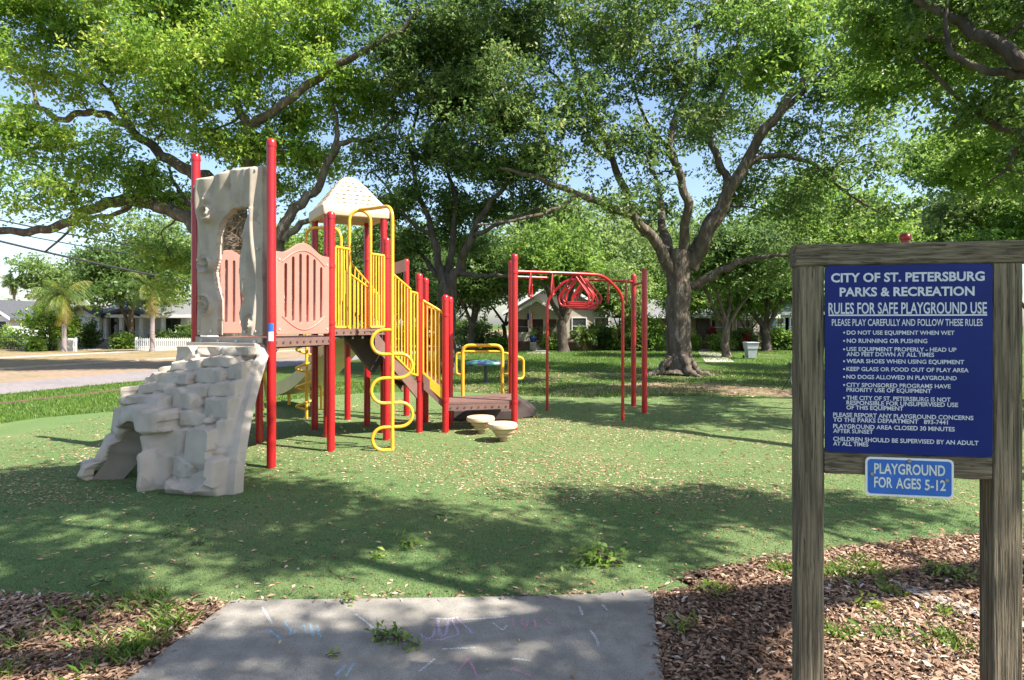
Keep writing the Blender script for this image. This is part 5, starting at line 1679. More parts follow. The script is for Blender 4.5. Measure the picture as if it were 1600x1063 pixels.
# ================================================================== HOUSES
M_HWHITE = mat('white_siding', (0.66, 0.68, 0.70), (0.60, 0.62, 0.64), 3, 0.7, stretch=(0.3, 0.3, 12), bump=0.3, bscale=6)
M_HBEIGE = mat('beige_siding', (0.45, 0.40, 0.32), (0.40, 0.355, 0.285), 3, 0.8, stretch=(0.3, 0.3, 12), bump=0.3, bscale=6)
M_HCREAM = mat('cream_siding', (0.58, 0.57, 0.50), (0.52, 0.51, 0.45), 3, 0.8, stretch=(0.3, 0.3, 12), bump=0.3, bscale=6)
M_ROOFG = mat('grey_shingle_roof', (0.13, 0.13, 0.135), (0.19, 0.19, 0.195), 12, 0.9, bump=0.5, bscale=30, c3=(0.2, 0.2, 0.2), scale3=25, t3=0.62)
M_ROOFD = mat('dark_shingle_roof', (0.05, 0.052, 0.06), (0.085, 0.088, 0.098), 12, 0.9, bump=0.5, bscale=30)
M_TRIMD = mat('dark_trim', (0.05, 0.045, 0.05), rough=0.6)
M_BRICK = mat('brown_brick', (0.20, 0.115, 0.08), (0.28, 0.17, 0.12), 14, 0.9, bump=0.4, bscale=30)
M_SHUT = mat('blue_shutter', (0.20, 0.30, 0.42), rough=0.6)
M_DOOR = mat('dark_door', (0.05, 0.035, 0.03), (0.08, 0.055, 0.045), 8, 0.4)
M_DARKW = mat("dark_wood_trim", (0.10, 0.075, 0.055), rough=0.7)
M_SHADOWIN = mat('porch_shade_brown', (0.10, 0.085, 0.07), (0.14, 0.12, 0.10), 4, 0.9)  # dark brown puts the shade under the porch roof into the colour


class House:
    def __init__(s, name, org, rz, label):
        s.M = Matrix.Translation(org) @ Matrix.Rotation(rz, 4, 'Z')
        s.root = empty(name, org, label, 'house')

    def box(s, name, x0, x1, y0, y1, z0, z1, m, parent=None):
        c = s.M @ Vector(((x0 + x1) / 2, (y0 + y1) / 2, (z0 + z1) / 2))
        return MB().box(c, (x1 - x0, y1 - y0, z1 - z0), M=s.M.to_3x3().to_4x4()).build(name, m, parent or s.root)

    def poly(s, name, pts, d, m, parent=None):
        n = len(pts)
        d = s.M.to_3x3() @ Vector(d)
        q = [s.M @ Vector(p) for p in pts]
        return MB().add(q + [p + d for p in q], [tuple(range(n))[::-1], tuple(range(n, 2 * n))] + [(i, (i + 1) % n, n + (i + 1) % n, n + i) for i in range(n)]).build(name, m, parent or s.root)

    def window(s, xc, zc, w_, h_, y, frame=None, shutters=None):
        f = MB()
        R = s.M.to_3x3().to_4x4()
        fr = frame or M_WHITE
        t = 0.07
        for (a, b, c, d) in ((xc - w_ / 2 - t, xc - w_ / 2, zc - h_ / 2 - t, zc + h_ / 2 + t), (xc + w_ / 2, xc + w_ / 2 + t, zc - h_ / 2 - t, zc + h_ / 2 + t), (xc - w_ / 2, xc + w_ / 2, zc + h_ / 2, zc + h_ / 2 + t), (xc - w_ / 2, xc + w_ / 2, zc - h_ / 2 - t, zc - h_ / 2), (xc - w_ / 2, xc + w_ / 2, zc - 0.02, zc + 0.02)):
            f.box(s.M @ Vector(((a + b) / 2, y - 0.03, (c + d) / 2)), (b - a, 0.08, d - c), M=R)
        o = f.build('window', fr, s.root)
        MB().box(s.M @ Vector((xc, y - 0.012, zc)), (w_, 0.02, h_), M=R).build('pane', M_GLASS, o)
        if shutters:
            for sg in (-1, 1):
                MB().box(s.M @ Vector((xc + sg * (w_ / 2 + t + 0.2), y - 0.03, zc)), (0.36, 0.05, h_ + 0.1), M=R).build('shutter', shutters, o)
        return o

    def door(s, xc, z0, w_, h_, y, m=M_DOOR, frame=M_WHITE):
        R = s.M.to_3x3().to_4x4()
        f = MB()
        for (a, b, c, d) in ((xc - w_ / 2 - .1, xc - w_ / 2, z0, z0 + h_ + .1), (xc + w_ / 2, xc + w_ / 2 + .1, z0, z0 + h_ + .1), (xc - w_ / 2, xc + w_ / 2, z0 + h_, z0 + h_ + .1)):
            f.box(s.M @ Vector(((a + b) / 2, y - 0.04, (c + d) / 2)), (b - a, 0.1, d - c), M=R)
        o = f.build('door', frame, s.root)
        MB().box(s.M @ Vector((xc, y - 0.015, z0 + h_ / 2)), (w_, 0.03, h_), M=R).build('door_leaf', m, o)
        MB().box(s.M @ Vector((xc + w_ * 0.4, y - 0.05, z0 + h_ * .48)), (0.06, 0.06, 0.06), M=R).build('handle', M_METAL, o)
        return o

    def gable(s, x0, x1, y0, y1, ze, zp, m, over=0.4, th=0.14, trim=None, wall=None, name='roof'):
        """gable towards -y; eaves along y"""
        xc = (x0 + x1) / 2
        k = (zp - ze) / (xc - x0)
        a, b = x0 - over, x1 + over
        za = ze - k * over
        pts = [(a, y0 - over, za), (xc, y0 - over, zp), (b, y0 - over, za), (b, y0 - over, za + th), (xc, y0 - over, zp + th), (a, y0 - over, za + th)]
        q = [s.M @ Vector(p) for p in pts]
        d = s.M.to_3x3() @ Vector((0, y1 - y0 + 2 * over, 0))
        faces = []
        v = q + [p + d for p in q]
        for tri in ((0, 1, 4, 5), (1, 2, 3, 4)):
            faces.append(tri); faces.append(tuple(i + 6 for i in tri)[::-1])
        for (i, j) in ((0, 1), (1, 2), (2, 3), (3, 4), (4, 5), (5, 0)): faces.append((i, j, j + 6, i + 6))
        o = MB().add(v, faces).build(name, m, s.root)
        if trim:
            tb = MB()
            R = s.M
            for (p0, p1) in ((pts[0], pts[1]), (pts[1], pts[2])):
                p0, p1 = Vector(p0), Vector(p1)
                tb.slab([s.M @ (p0 + Vector((0, -.02, -.06))), s.M @ (p1 + Vector((0, -.02, -.06))), s.M @ (p1 + Vector((0, -.02, th + .05))), s.M @ (p0 + Vector((0, -.02, th + .05)))], s.M.to_3x3() @ Vector((0, -0.05, 0)))
            tb.build('fascia', trim, o)
        if wall:
            s.poly('gable_wall', [(x0, y0, ze), (x1, y0, ze), (xc, y0, zp - 0.02)], (0, 0.15, 0), wall)
        return o

    def side_roof(s, x0, x1, y0, y1, ze, zp, m, over=0.5, th=0.15, trim=None):
        """ridge along x: slopes face -y and +y"""
        yc = (y0 + y1) / 2
        k = (zp - ze) / (yc - y0)
        a, b = y0 - over, y1 + over
        za = ze - k * over
        X0, X1 = x0 - over, x1 + over
        v = [(X0, a, za), (X0, yc, zp), (X0, b, za), (X0, b, za + th), (X0, yc, zp + th), (X0, a, za + th)]
        q = [s.M @ Vector(p) for p in v]
        d = s.M.to_3x3() @ Vector((X1 - X0, 0, 0))
        faces = []
        for tri in ((0, 1, 4, 5), (1, 2, 3, 4)):
            faces.append(tri); faces.append(tuple(i + 6 for i in tri)[::-1])
        for (i, j) in ((0, 1), (1, 2), (2, 3), (3, 4), (4, 5), (5, 0)): faces.append((i, j, j + 6, i + 6))
        o = MB().add(q + [p + d for p in q], faces).build('roof', m, s.root)
        if trim:
            MB().slab([s.M @ Vector((X0, a - .02, za - .08)), s.M @ Vector((X1, a - .02, za - .08)), s.M @ Vector((X1, a - .02, za + th + .03)), s.M @ Vector((X0, a - .02, za + th + .03))], s.M.to_3x3() @ Vector((0, -.05, 0))).build('fascia', trim, o)
        return o


# beige house with a porch gable (middle distance)
DM = 47.0
pxw = lambda px, D: (px - 800) / 950 * D
pzw = lambda py, D: CH + (505 - py) / 950 * D
h = House('beige_house', Vector((pxw(798, DM), DM, 0)), 0.0, 'beige bungalow with front porch gable and white trim across the lawn')
X = lambda px, dy=0: pxw(px, DM + dy) - pxw(798, DM)
h.box('foundation', 0.0, X(955), 0.1, 9.9, 0, 0.55, M_BRICK)
h.box('wall', 0.05, X(955), 3.0, 10, 0.55, 3.1, M_HBEIGE)
h.gable(-0.2, X(955), 3.2, 10, 3.05, pzw(440, DM + 3), M_ROOFG, over=0.5, trim=M_WHITE, wall=M_HBEIGE)
h.gable(0.1, X(876), 0, 3.4, pzw(492, DM), pzw(470, DM), M_ROOFG, over=0.4, trim=M_WHITE, wall=M_HBEIGE, name='porch_roof')
h.box('porch_beam', 0.1, X(876), -0.05, 0.25, pzw(492, DM) - 0.35, pzw(492, DM) - 0.01, M_HBEIGE)
h.box('porch_floor', 0.0, X(878), -0.1, 2.98, 0.552, 0.66, M_BRICK)
h.box('shaded_porch_back', 0.12, X(874), 2.85, 2.97, 0.662, 3.0, M_SHADOWIN)  # panel over the beige wall, porch shade painted in its colour
for px in (802, 829, 852, 873):
    h.box('porch_column', X(px) - .16, X(px) + .16, 0.0, 0.28, 0.662, pzw(492, DM) - 0.352, M_HBEIGE)
h.box('porch_wall', 0.3, X(826), 0.02, 0.2, 0.662, 1.35, M_HBEIGE)
h.box('porch_wall', X(855), X(871), 0.02, 0.2, 0.662, 1.35, M_HBEIGE)
h.door(X(843, 3), 0.665, 0.95, 2.05, 2.85, M_DOOR, M_TRIMD)
h.window(X(813, 3), 1.75, 1.3, 1.2, 2.85)
h.window(X(905, 3), 1.8, 1.1, 1.3, 3.0); h.window(X(940, 3), 1.8, 1.1, 1.3, 3.0)
for k in range(3):
    h.box('step', X(832), X(851), -0.1 - 0.3 * (k + 1), -0.102 - 0.3 * k, 0, 0.5 - 0.16 * k, G_WALK)

# low grey-roofed house behind the big oak
DR = 49.0
h = House('grey_roof_house', Vector((pxw(1000, DR), DR, 0)), 0.0, 'low house with long grey roof and dark porch behind the big oak')
X = lambda px, dy=0: pxw(px, DR + dy) - pxw(1000, DR)
h.box('foundation', 0, X(1205), 0.1, 8.9, 0, 0.5, M_BRICK)
h.box('wall', 0.05, X(1205) - .05, 2.2, 8.8, 0.5, 2.75, M_HBEIGE)
h.side_roof(0, X(1205), 0.0, 9.0, pzw(493, DR), pzw(470, DR + 4), M_ROOFG, trim=M_WHITE)
h.box('porch_floor', 0, X(1205), 0.0, 2.19, 0.502, 0.6, M_BRICK)
for px in (1003, 1074, 1092, 1142, 1200):
    h.box('porch_column', X(px) - .12, X(px) + .12, 0.05, 0.28, 0.602, pzw(493, DR) - 0.05, M_DARKW)
h.door(X(1100, 2), 0.602, 0.95, 2.0, 2.2, M_DOOR, mat('ochre_door_frame', (0.32, 0.2, 0.09), rough=.6))
h.window(X(1124, 2), 1.7, 1.2, 1.2, 2.2); h.window(X(1060, 2), 1.7, 1.2, 1.2, 2.2); h.window(X(1165, 2), 1.7, 1.4, 1.2, 2.2)
for k in range(3):
    h.box('step', X(1084), X(1106), -0.1 - 0.35 * (k + 1), -0.102 - 0.35 * k, 0, 0.45 - 0.14 * k, M_BRICK)

# pale house with blue shutters by the sign
DP = 52.0
h = House('cream_house', Vector((pxw(1208, DP), DP, 0)), 0.0, 'cream house with blue window shutters beside the wooden sign post')
X = lambda px, dy=0: pxw(px, DP + dy) - pxw(1208, DP)
h.box('wall', 0, X(1330), 0, 8, 0, 3.0, M_HCREAM)
h.side_roof(0, X(1330), 0, 8, 3.0, pzw(465, DP + 4), M_ROOFG, trim=M_WHITE)
h.window(X(1219), 1.75, 0.55, 1.4, 0, shutters=M_SHUT); h.window(X(1240), 1.75, 0.55, 1.4, 0, shutters=M_SHUT)

# white bungalow on the left across the road
DL = 51.0
h = House('white_bungalow', Vector((pxw(109, DL), DL, 0)), 0.0, 'white bungalow with dark trim and white front door behind the palms')
X = lambda px, dy=0: pxw(px, DL + dy) - pxw(109, DL)
h.box('foundation', 0, X(310), 0.05, 9, 0, 0.6, M_ROOFD)
h.box('wall', 0.0, X(155), 0.0, 8.9, 0.6, 2.75, M_HWHITE)
h.box('wall', X(155) + 0.01, X(310), 1.5, 8.9, 0.6, 2.75, M_HWHITE)
h.gable(0.0, X(155), 0.0, 4.5, 2.75, pzw(480, DL), M_ROOFD, over=0.6, trim=M_TRIMD, wall=M_HWHITE)
h.side_roof(X(140), X(310), 0.3, 9.4, 2.7, pzw(470, DL + 4), M_ROOFG, over=0.4, trim=M_WHITE)
h.gable(X(155) + .6, X(215), 0.2, 4.0, 2.72, pzw(486, DL), M_ROOFD, over=0.3, trim=M_TRIMD, wall=mat('brown_shingle', (0.22, 0.13, 0.08), rough=.8), name='porch_roof')
h.box('porch_floor', X(155) + .1, X(300), 0.3, 1.49, 0.602, 0.68, M_ROOFD)
h.door(X(171, 1.5), 0.69, 0.95, 2.0, 1.5, M_GLASS, M_WHITE)
h.window(X(116), 1.7, 0.9, 1.15, 0, M_TRIMD)
for px in (192, 204, 262, 276): h.window(X(px, 1.5), 1.75, 0.6, 1.2, 1.5, M_TRIMD)
for px in (159, 184, 216, 250, 290): h.box('porch_column', X(px) - .14, X(px) + .14, 0.35, 0.62, 0.682, 2.6, M_HWHITE)
h.box('porch_rail', X(186), X(290), 0.45, 0.52, 1.25, 1.32, M_WHITE)
h.box('lamp', X(181, 1.5) - .08, X(181, 1.5) + .08, 1.36, 1.498, 1.9, 2.15, M_DARK)
for k in range(4):
    h.box('step', X(163), X(180), 0.28 - 0.32 * (k + 1), 0.278 - 0.32 * k, 0, 0.6 - 0.15 * k, G_WALK)

DQ = 56.0
h = House('grey_gable_house', Vector((pxw(-60, DQ), DQ, 0)), 0.0, 'house with dark roof and white gable trim cut by the left edge')
X = lambda px, dy=0: pxw(px, DQ + dy) - pxw(-60, DQ)
h.box('wall', 0, X(14), 0, 8, 0, 2.7, M_HWHITE)
h.gable(0, X(14), 0, 8, 2.7, pzw(470, DQ), M_ROOFD, over=0.5, trim=M_WHITE, wall=mat('brown_gable', (0.2, 0.13, 0.09), rough=.8))
h.window(X(0), 1.6, 1.2, 1.2, 0); h.window(X(-20), 1.6, 1.2, 1.2, 0)

# ---------------------------------------------------------------- fences
def picket(px0, px1, D0, D1, hgt, label, m, step=0.15, pw=0.085, iron=False):
    a, b = P(px0, 505, D0), P(px1, 505, D1)
    a.z = b.z = 0
    name = 'iron_fence' if iron else 'picket_fence'
    root = empty(name, a, label, 'fence')
    d = (b - a); n = int(d.length / step); dn = d.normalized(); nn = Vector((dn.y, -dn.x, 0))
    mb = MB()
    for i in range(n + 1):
        p = a + dn * step * i
        if iron:
            mb.tube([p, p + Vector((0, 0, hgt))], 0.016, 4)
        else:
            s_ = dn * pw / 2
            q = [p - s_, p + s_, p + s_ + Vector((0, 0, hgt - .07)), p + Vector((0, 0, hgt)), p - s_ + Vector((0, 0, hgt - .07))]
            e = nn * 0.02
            mb.add(q + [x + e for x in q], [(0, 1, 2, 3, 4), (9, 8, 7, 6, 5), (0, 5, 6, 1), (1, 6, 7, 2), (2, 7, 8, 3), (3, 8, 9, 4), (4, 9, 5, 0)])
    mb.build('pickets', m, root)
    rl = MB()
    for z in (hgt * 0.25, hgt * 0.78):
        rl.slab([a + Vector((0, 0, z)) - nn * .001, b + Vector((0, 0, z)) - nn * .001, b + Vector((0, 0, z + .08)) - nn * .001, a + Vector((0, 0, z + .08)) - nn * .001], -nn * 0.04)
    rl.build('rails', m, root)
    k = max(2, int(d.length / 2.4) + 1)
    for i in range(k):
        p = a.lerp(b, i / (k - 1)) - nn * 0.1
        MB().box(p + Vector((0, 0, hgt * .52)), (0.1, 0.1, hgt * 1.04)).build('post', m, root)


picket(212, 306, 45.5, 45.5, 0.95, 'white picket fence in front of the white bungalow porch', M_WHITE)
picket(84, 116, 45.5, 43.8, 0.95, 'short white picket fence behind the tall yellowed palm', M_WHITE)
picket(36, 84, 47.5, 46.8, 0.95, 'white picket fence behind the rounded bush', M_WHITE)
picket(-60, 40, 46, 46, 1.2, 'black iron fence at the left edge', M_DARK, 0.16, iron=True)

# ---------------------------------------------------------------- power lines
def wire(p0, p1, r, label, sag=0.4, coil=False):
    pts = [p0.lerp(p1, i / 14) - Vector((0, 0, sag * 4 * (i / 14) * (1 - i / 14))) for i in range(15)]
    o = MB().tube(pts, r, 6).build('power_line', M_DARK, None, True)
    tag(o, label, 'cable', 'power lines above the palms')


wire(P(-60, 362, 40), P(420, 462, 40), 0.075, 'thick black power line, lowest of the lines above the palms', 0.25)
wire(P(-40, 352, 41), P(420, 424, 41), 0.04, 'thin power line, second from the bottom above the palms', 0.3)
wire(P(-40, 335, 42), P(420, 414, 42), 0.055, 'upper power line carrying a cable coil', 0.3)
cc = MB()
q = P(241, 404, 41.6)
for k in range(16):
    cx = q + Vector((-0.5 + k * 0.066, 0, -0.005 * k))
    cc.tube([cx + Vector((0.02 * math.sin(i), 0.17 * math.cos(i / 10 * 2 * math.pi), 0.17 * math.sin(i / 10 * 2 * math.pi))) for i in range(10)], 0.03, 5, closed=True)
tag(cc.build('cable_coil', M_DARK, None, True), 'black coil of cable hanging on the upper power line', 'cable coil')

# ---------------------------------------------------------------- smaller things on the lawn
tb = G(1173, 561)
TB = empty('trash_bin', tb, 'grey plastic wheeled bin on the grass beside the crooked oak', 'bin')
M_BIN = mat('grey_bin_plastic', (0.40, 0.42, 0.46), (0.34, 0.36, 0.40), 4, 0.5)
v = []
for (z, hw, hd) in ((0.06, .21, .22), (0.58, .27, .29), (0.60, .30, .32), (0.67, .30, .32), (0.90, .33, .36)):
    v.append([(tb.x - hw, tb.y - hd, z), (tb.x + hw, tb.y - hd, z), (tb.x + hw, tb.y + hd, z), (tb.x - hw, tb.y + hd, z)])
mb = MB()
for i, row in enumerate(v):
    mb.v += row
    if i:
        for k in range(4): mb.f.append(((i - 1) * 4 + k, (i - 1) * 4 + (k + 1) % 4, i * 4 + (k + 1) % 4, i * 4 + k))
mb.f.append((3, 2, 1, 0)); mb.f.append((16, 17, 18, 19))
mb.build('body', M_BIN, TB)
MB().box((tb.x, tb.y, 0.93), (0.70, 0.78, 0.06), bev=0.02).build('lid', M_BIN, TB)
MB().tube([(tb.x - .3, tb.y + .40, .84), (tb.x + .3, tb.y + .40, .84)], .02, 8).build('handle', M_BIN, TB)
for sg in (-1, 1):
    MB().tube([(tb.x + sg * .26, tb.y + .3, .1), (tb.x + sg * .32, tb.y + .3, .1)], .1, 14).build('wheel', M_DARK, TB)

tp = G(1235, 611)
TP = empty('tripod', tp, 'small black tripod standing on the grass beside the left sign post', 'tripod')
MB().tube([(tp.x, tp.y, 0.35), (tp.x, tp.y, 0.80)], 0.03, 8).build('column', M_DARK, TP)
MB().box((tp.x, tp.y, 0.83), (0.10, 0.10, 0.07), bev=.01).build('head', M_DARK, TP)
for k in range(3):
    a = k * 2.094 + 0.4
    MB().tube([(tp.x, tp.y, 0.45), (tp.x + 0.24 * math.cos(a), tp.y + 0.24 * math.sin(a), 0.0)], 0.016, 6).build('leg', M_DARK, TP)

# mosaic table on one leg
tt = G(759, 600)
TT = empty('mosaic_table', tt, 'oval park table with blue and green mosaic top on one post, behind the yellow arch', 'table')
M_MOS = bpy.data.materials.new('mosaic_tiles')
M_MOS.use_nodes = True
n_, L_ = M_MOS.node_tree.nodes, M_MOS.node_tree.links
vo = n_.new('ShaderNodeTexVoronoi'); vo.inputs['Scale'].default_value = 7
tcn = n_.new('ShaderNodeTexCoord'); L_.new(tcn.outputs['Object'], vo.inputs['Vector'])
cr_ = n_.new('ShaderNodeValToRGB'); cr_.color_ramp.interpolation = 'CONSTANT'
for i, (p_, c_) in enumerate(((0, (0.05, 0.16, 0.22)), (0.25, (0.07, 0.24, 0.17)), (0.45, (0.12, 0.08, 0.22)), (0.6, (0.03, 0.07, 0.18)), (0.78, (0.25, 0.33, 0.32)))):
    e = cr_.color_ramp.elements[i] if i < 2 else cr_.color_ramp.elements.new(p_)
    e.position = p_; e.color = (*c_, 1)
L_.new(vo.outputs['Color'], cr_.inputs[0]); L_.new(cr_.outputs[0], n_['Principled BSDF'].inputs['Base Color'])
n_['Principled BSDF'].inputs['Roughness'].default_value = 0.35
pr = [(0.60, 0.62), (0.70, 0.66), (0.71, 0.70), (0.68, 0.735), (0.4, 0.80), (0.02, 0.83)]
mb = MB()
kk = 28
for (r_, z_) in pr:
    for k in range(kk): mb.v.append((tt.x + r_ * math.cos(6.2832 * k / kk), tt.y + 0.62 * r_ * math.sin(6.2832 * k / kk), z_))
for i in range(len(pr) - 1):
    for k in range(kk): mb.f.append((i * kk + k, i * kk + (k + 1) % kk, (i + 1) * kk + (k + 1) % kk, (i + 1) * kk + k))
mb.f.append(tuple(range(kk))[::-1])
mb.build('table_top', M_MOS, TT, True, 50)
MB().lathe((tt.x, tt.y, 0), [(0.16, 0), (0.16, 0.03), (0.06, 0.06), (0.055, 0.6), (0.14, 0.63)], 14).build('pedestal', M_DARK, TT, True, 40)

# pots, flag on the beige porch
M_POT = mat('blue_glaze', (0.02, 0.06, 0.30), rough=.25)
for (px, lab) in ((833, 'blue glazed pot with spiky plant left of the porch steps'), (857, 'blue glazed pot with plant right of the porch steps')):
    o = P(px, 505, 46.4); o.z = 0.0
    R_ = empty('plant_pot', o, lab, 'plant pot')
    MB().box((o.x, o.y, 0.3), (0.5, 0.5, 0.6), bev=.02).build('plinth', M_HBEIGE, R_)
    MB().lathe((o.x, o.y, 0.6), [(0.16, 0), (0.26, 0.2), (0.28, 0.36), (0.24, 0.45)], 14).build('pot', M_POT, R_, True)
    r = np.random.default_rng(px)
    cl = np.array([[o.x, o.y, 1.3]]) + r.normal(size=(14, 3)) * 0.16
    V, Fq, rn_ = leaves(r, cl, r.uniform(.3, .8, 14), 8, 0.15, 0.35, 0.2)
    np_mesh('leaves', V, Fq, M_LEAF_M, R_, rn_)
fp = P(828, 505, 46.8); fp.z = 0
FL = empty('flag', fp, 'small red and white striped flag with blue corner on the beige porch column', 'flag')
c_ = P(828, 502, 46.75)
MB().tube([c_ + Vector((0.02, 0, -0.35)), c_ + Vector((-.02, -.3, 0.9))], 0.015, 6).build('pole', M_WHITE, FL)
for k in range(7):
    MB().slab([c_ + Vector((-.22 + k * .063, -.2, -.55)), c_ + Vector((-.162 + k * .063, -.2, -.55)), c_ + Vector((-.162 + k * .063, -.24, .6 if k > 2 else .1)), c_ + Vector((-.22 + k * .063, -.24, .6 if k > 2 else .1))], (0, .01, 0)).build('stripe', mat('flag_red', (0.45, 0.03, 0.04), rough=.8) if k % 2 == 0 else M_WHITE, FL)
MB().slab([c_ + Vector((-.22, -.225, .105)), c_ + Vector((-.036, -.225, .105)), c_ + Vector((-.036, -.24, .6)), c_ + Vector((-.22, -.24, .6))], (0, .01, 0)).build('canton', mat('flag_blue', (0.02, 0.04, 0.18), rough=.8), FL)

# walks on the lawn
ground_sheet('garden_walk', [G(822, 553), G(862, 553), P(852, 505, 46).to_2d().to_3d(), P(833, 505, 46).to_2d().to_3d()], 0.012, G_WALK)
ground_sheet('garden_walk', [G(1102, 566), G(1148, 566), P(1112, 505, 48).to_2d().to_3d(), P(1088, 505, 48).to_2d().to_3d()], 0.012, G_WALK)
ground_sheet('front_walk', [P(163, 505, 50.6), P(183, 505, 50.6), P(150, 505, 45.5), P(112, 505, 45.5)], 0.030, G_WALK)

# ================================================================== LITTER, GRASS, SPRIGS
def in_poly(pts, poly):
    x, y = pts[:, 0], pts[:, 1]
    inside = np.zeros(len(pts), bool)
    n = len(poly)
    for i in range(n):
        x0, y0 = poly[i][0], poly[i][1]
        x1, y1 = poly[(i + 1) % n][0], poly[(i + 1) % n][1]
        c = ((y0 > y) != (y1 > y)) & (x < (x1 - x0) * (y - y0) / (y1 - y0 + 1e-12) + x0)
        inside ^= c
    return inside


def scatter(n, xr, yr, r, power=1.0):
    return np.stack([r.uniform(xr[0], xr[1], n), yr[0] + (yr[1] - yr[0]) * r.random(n) ** power], axis=1)


def flat_leaves(name, pts, z, L, m, r, wr=0.42, tilt=0.25, rn=None, stack=0.0):
    n = len(pts)
    a = r.uniform(0, 2 * math.pi, n)
    ax = np.stack([np.cos(a), np.sin(a), r.normal(size=n) * tilt * 0.6], axis=1)
    ax /= np.linalg.norm(ax, axis=1)[:, None]
    up = np.stack([r.normal(size=n) * tilt, r.normal(size=n) * tilt, np.ones(n)], axis=1)
    s = np.cross(ax, up); s /= np.linalg.norm(s, axis=1)[:, None]
    nr_ = np.cross(s, ax)
    ln = L * r.uniform(0.45, 1.35, n)
    p = np.column_stack([pts, z + 0.006 + stack * r.random(n)])
    V, Fq = quads_from(p, ax, s, nr_, ln, ln * wr * r.uniform(0.6, 1.2, n), fold=0.10)
    V[:, 2] = np.maximum(V[:, 2], z + 0.002)
    o = np_mesh(name, V, Fq, m, None, rn if rn is not None else r.random(n) ** 0.8)
    return tag(o, kind='stuff')


rl = np.random.default_rng(91)
def vis(pts, lo=-0.95, hi=0.95):
    k = pts[:, 0] / np.maximum(pts[:, 1], 0.1)
    return pts[(k > lo) & (k < hi)]
tp_ = [(p.x, p.y) for p in turf_poly]
# on the turf: sparse near, denser in the middle
a = vis(scatter(30000, (-9, 9), (4.3, 17), rl))
dens = 0.40 + 0.60 * np.exp(-(((a[:, 1] - 8.8) / 1.6) ** 2)) * (0.35 + 0.65 * (np.sin(a[:, 0] * 1.1 + 2) * np.sin(a[:, 1] * 1.4) > -0.3))
dens += 0.2 * (a[:, 1] > 9)
a = a[(rl.random(len(a)) < dens) & in_poly(a, tp_)]
flat_leaves('leaf_litter', a, 0.016, 0.052, M_LITTER, rl, tilt=0.2, rn=rl.random(len(a)) ** 1.3)
a = vis(scatter(30000, (-7, 8), (6.8, 13), rl)); a = a[in_poly(a, tp_)]
f = np.sin(a[:, 0] * 0.9 + 1.0) + np.sin(a[:, 1] * 1.7 + a[:, 0] * 0.6)
a = a[f + 0.5 * rl.normal(size=len(a)) > 0.2]
flat_leaves('leaf_litter', a, 0.016, 0.045, M_LITTER, rl, tilt=0.2, rn=rl.uniform(0.4, 1, len(a)))
# on the lawn and the leaf bed
a = vis(scatter(9000, (-2, 14), (14, 27), rl)); a = a[~in_poly(a, tp_)]
flat_leaves('leaf_litter', a, 0.008, 0.085, M_LITTER, rl, tilt=0.2, rn=rl.uniform(0.3, 1, len(a)))
# bark and leaf chips of the mulch beds either side of the path
mp_ = [(p.x, p.y) for p in mul]; pp_ = [(p.x, p.y) for p in pq]
a = vis(scatter(125000, (-4.8, 6.4), (2.4, 6.0), rl)); pc_ = np.mean(np.array(pp_), axis=0); ps_ = [tuple(pc_ + (np.array(q) - pc_) * 0.955) for q in pp_]
spill = in_poly(a, pp_) & ~in_poly(a, ps_) & (rl.random(len(a)) < 0.14)
a = a[in_poly(a, mp_) & (~in_poly(a, pp_) | spill)]
a = a[~in_poly(a, tp_) | (rl.random(len(a)) < 0.08)]
flat_leaves('mulch_chips', a, 0.008, 0.054, M_MULCHC, rl, wr=0.36, tilt=0.38, stack=0.030, rn=np.clip(0.5 + 0.25 * rl.normal(size=len(a)) + 0.12 * np.sin(a[:, 0] * 3), 0, 1))
a = vis(scatter(80, (-1.6, 0.8), (2.6, 3.9), rl)); a = a[in_poly(a, pp_)]
flat_leaves('leaf_litter', a[:26], 0.028, 0.04, M_LITTER, rl, tilt=0.15)


def blades(name, pts, h, w_, z, r, m=M_GRASSB, lean=0.45, rn=None):
    n = len(pts)
    a = r.uniform(0, 2 * math.pi, n)
    hh = h * r.uniform(0.5, 1.3, n)
    b = np.column_stack([pts, np.full(n, z)])
    s = np.stack([np.cos(a), np.sin(a), np.zeros(n)], axis=1) * (w_ / 2)
    ln = np.stack([-np.sin(a), np.cos(a), np.zeros(n)], axis=1) * (hh * lean * r.uniform(0, 1.5, n))[:, None]
    upv = np.zeros((n, 3)); upv[:, 2] = hh
    v = np.empty((n, 4, 3), dtype=np.float32)
    v[:, 0] = b - s; v[:, 1] = b + s
    v[:, 2] = b + ln * 0.5 + upv * 0.62 + s * 0.6
    v[:, 3] = b + ln + upv * 0.92
    o = np_mesh(name, v.reshape(-1, 3), np.arange(n * 4).reshape(n, 4), m, None, rn if rn is not None else r.random(n))
    return tag(o, kind='stuff')


# lawn grass seen from the path
a = vis(scatter(60000, (-17, -4), (9, 21), rl)); d_ = (a - np.array(r0)) @ np.array(rn)
a = a[~in_poly(a, tp_) & (d_ < -0.05) & ~((d_ > -2.5) & (d_ < -1.9))]
blades('lawn_blades', a, 0.075, 0.016, 0, rl, rn=rl.uniform(0, 0.9, len(a)))
a = vis(scatter(90000, (-5, 20), (16, 44), rl, 1.3)); a = a[~in_poly(a, tp_)]
f = np.sin(a[:, 0] * 0.5) * np.sin(a[:, 1] * 0.43 + 1) + 0.4 * rl.normal(size=len(a)) + (a[:, 1] - 24) * 0.05 - (a[:, 0] > 6) * 0.35
a = a[f > -0.1]
blades('lawn_blades', a, 0.09, 0.024, 0, rl, rn=rl.uniform(0, 0.85, len(a)))

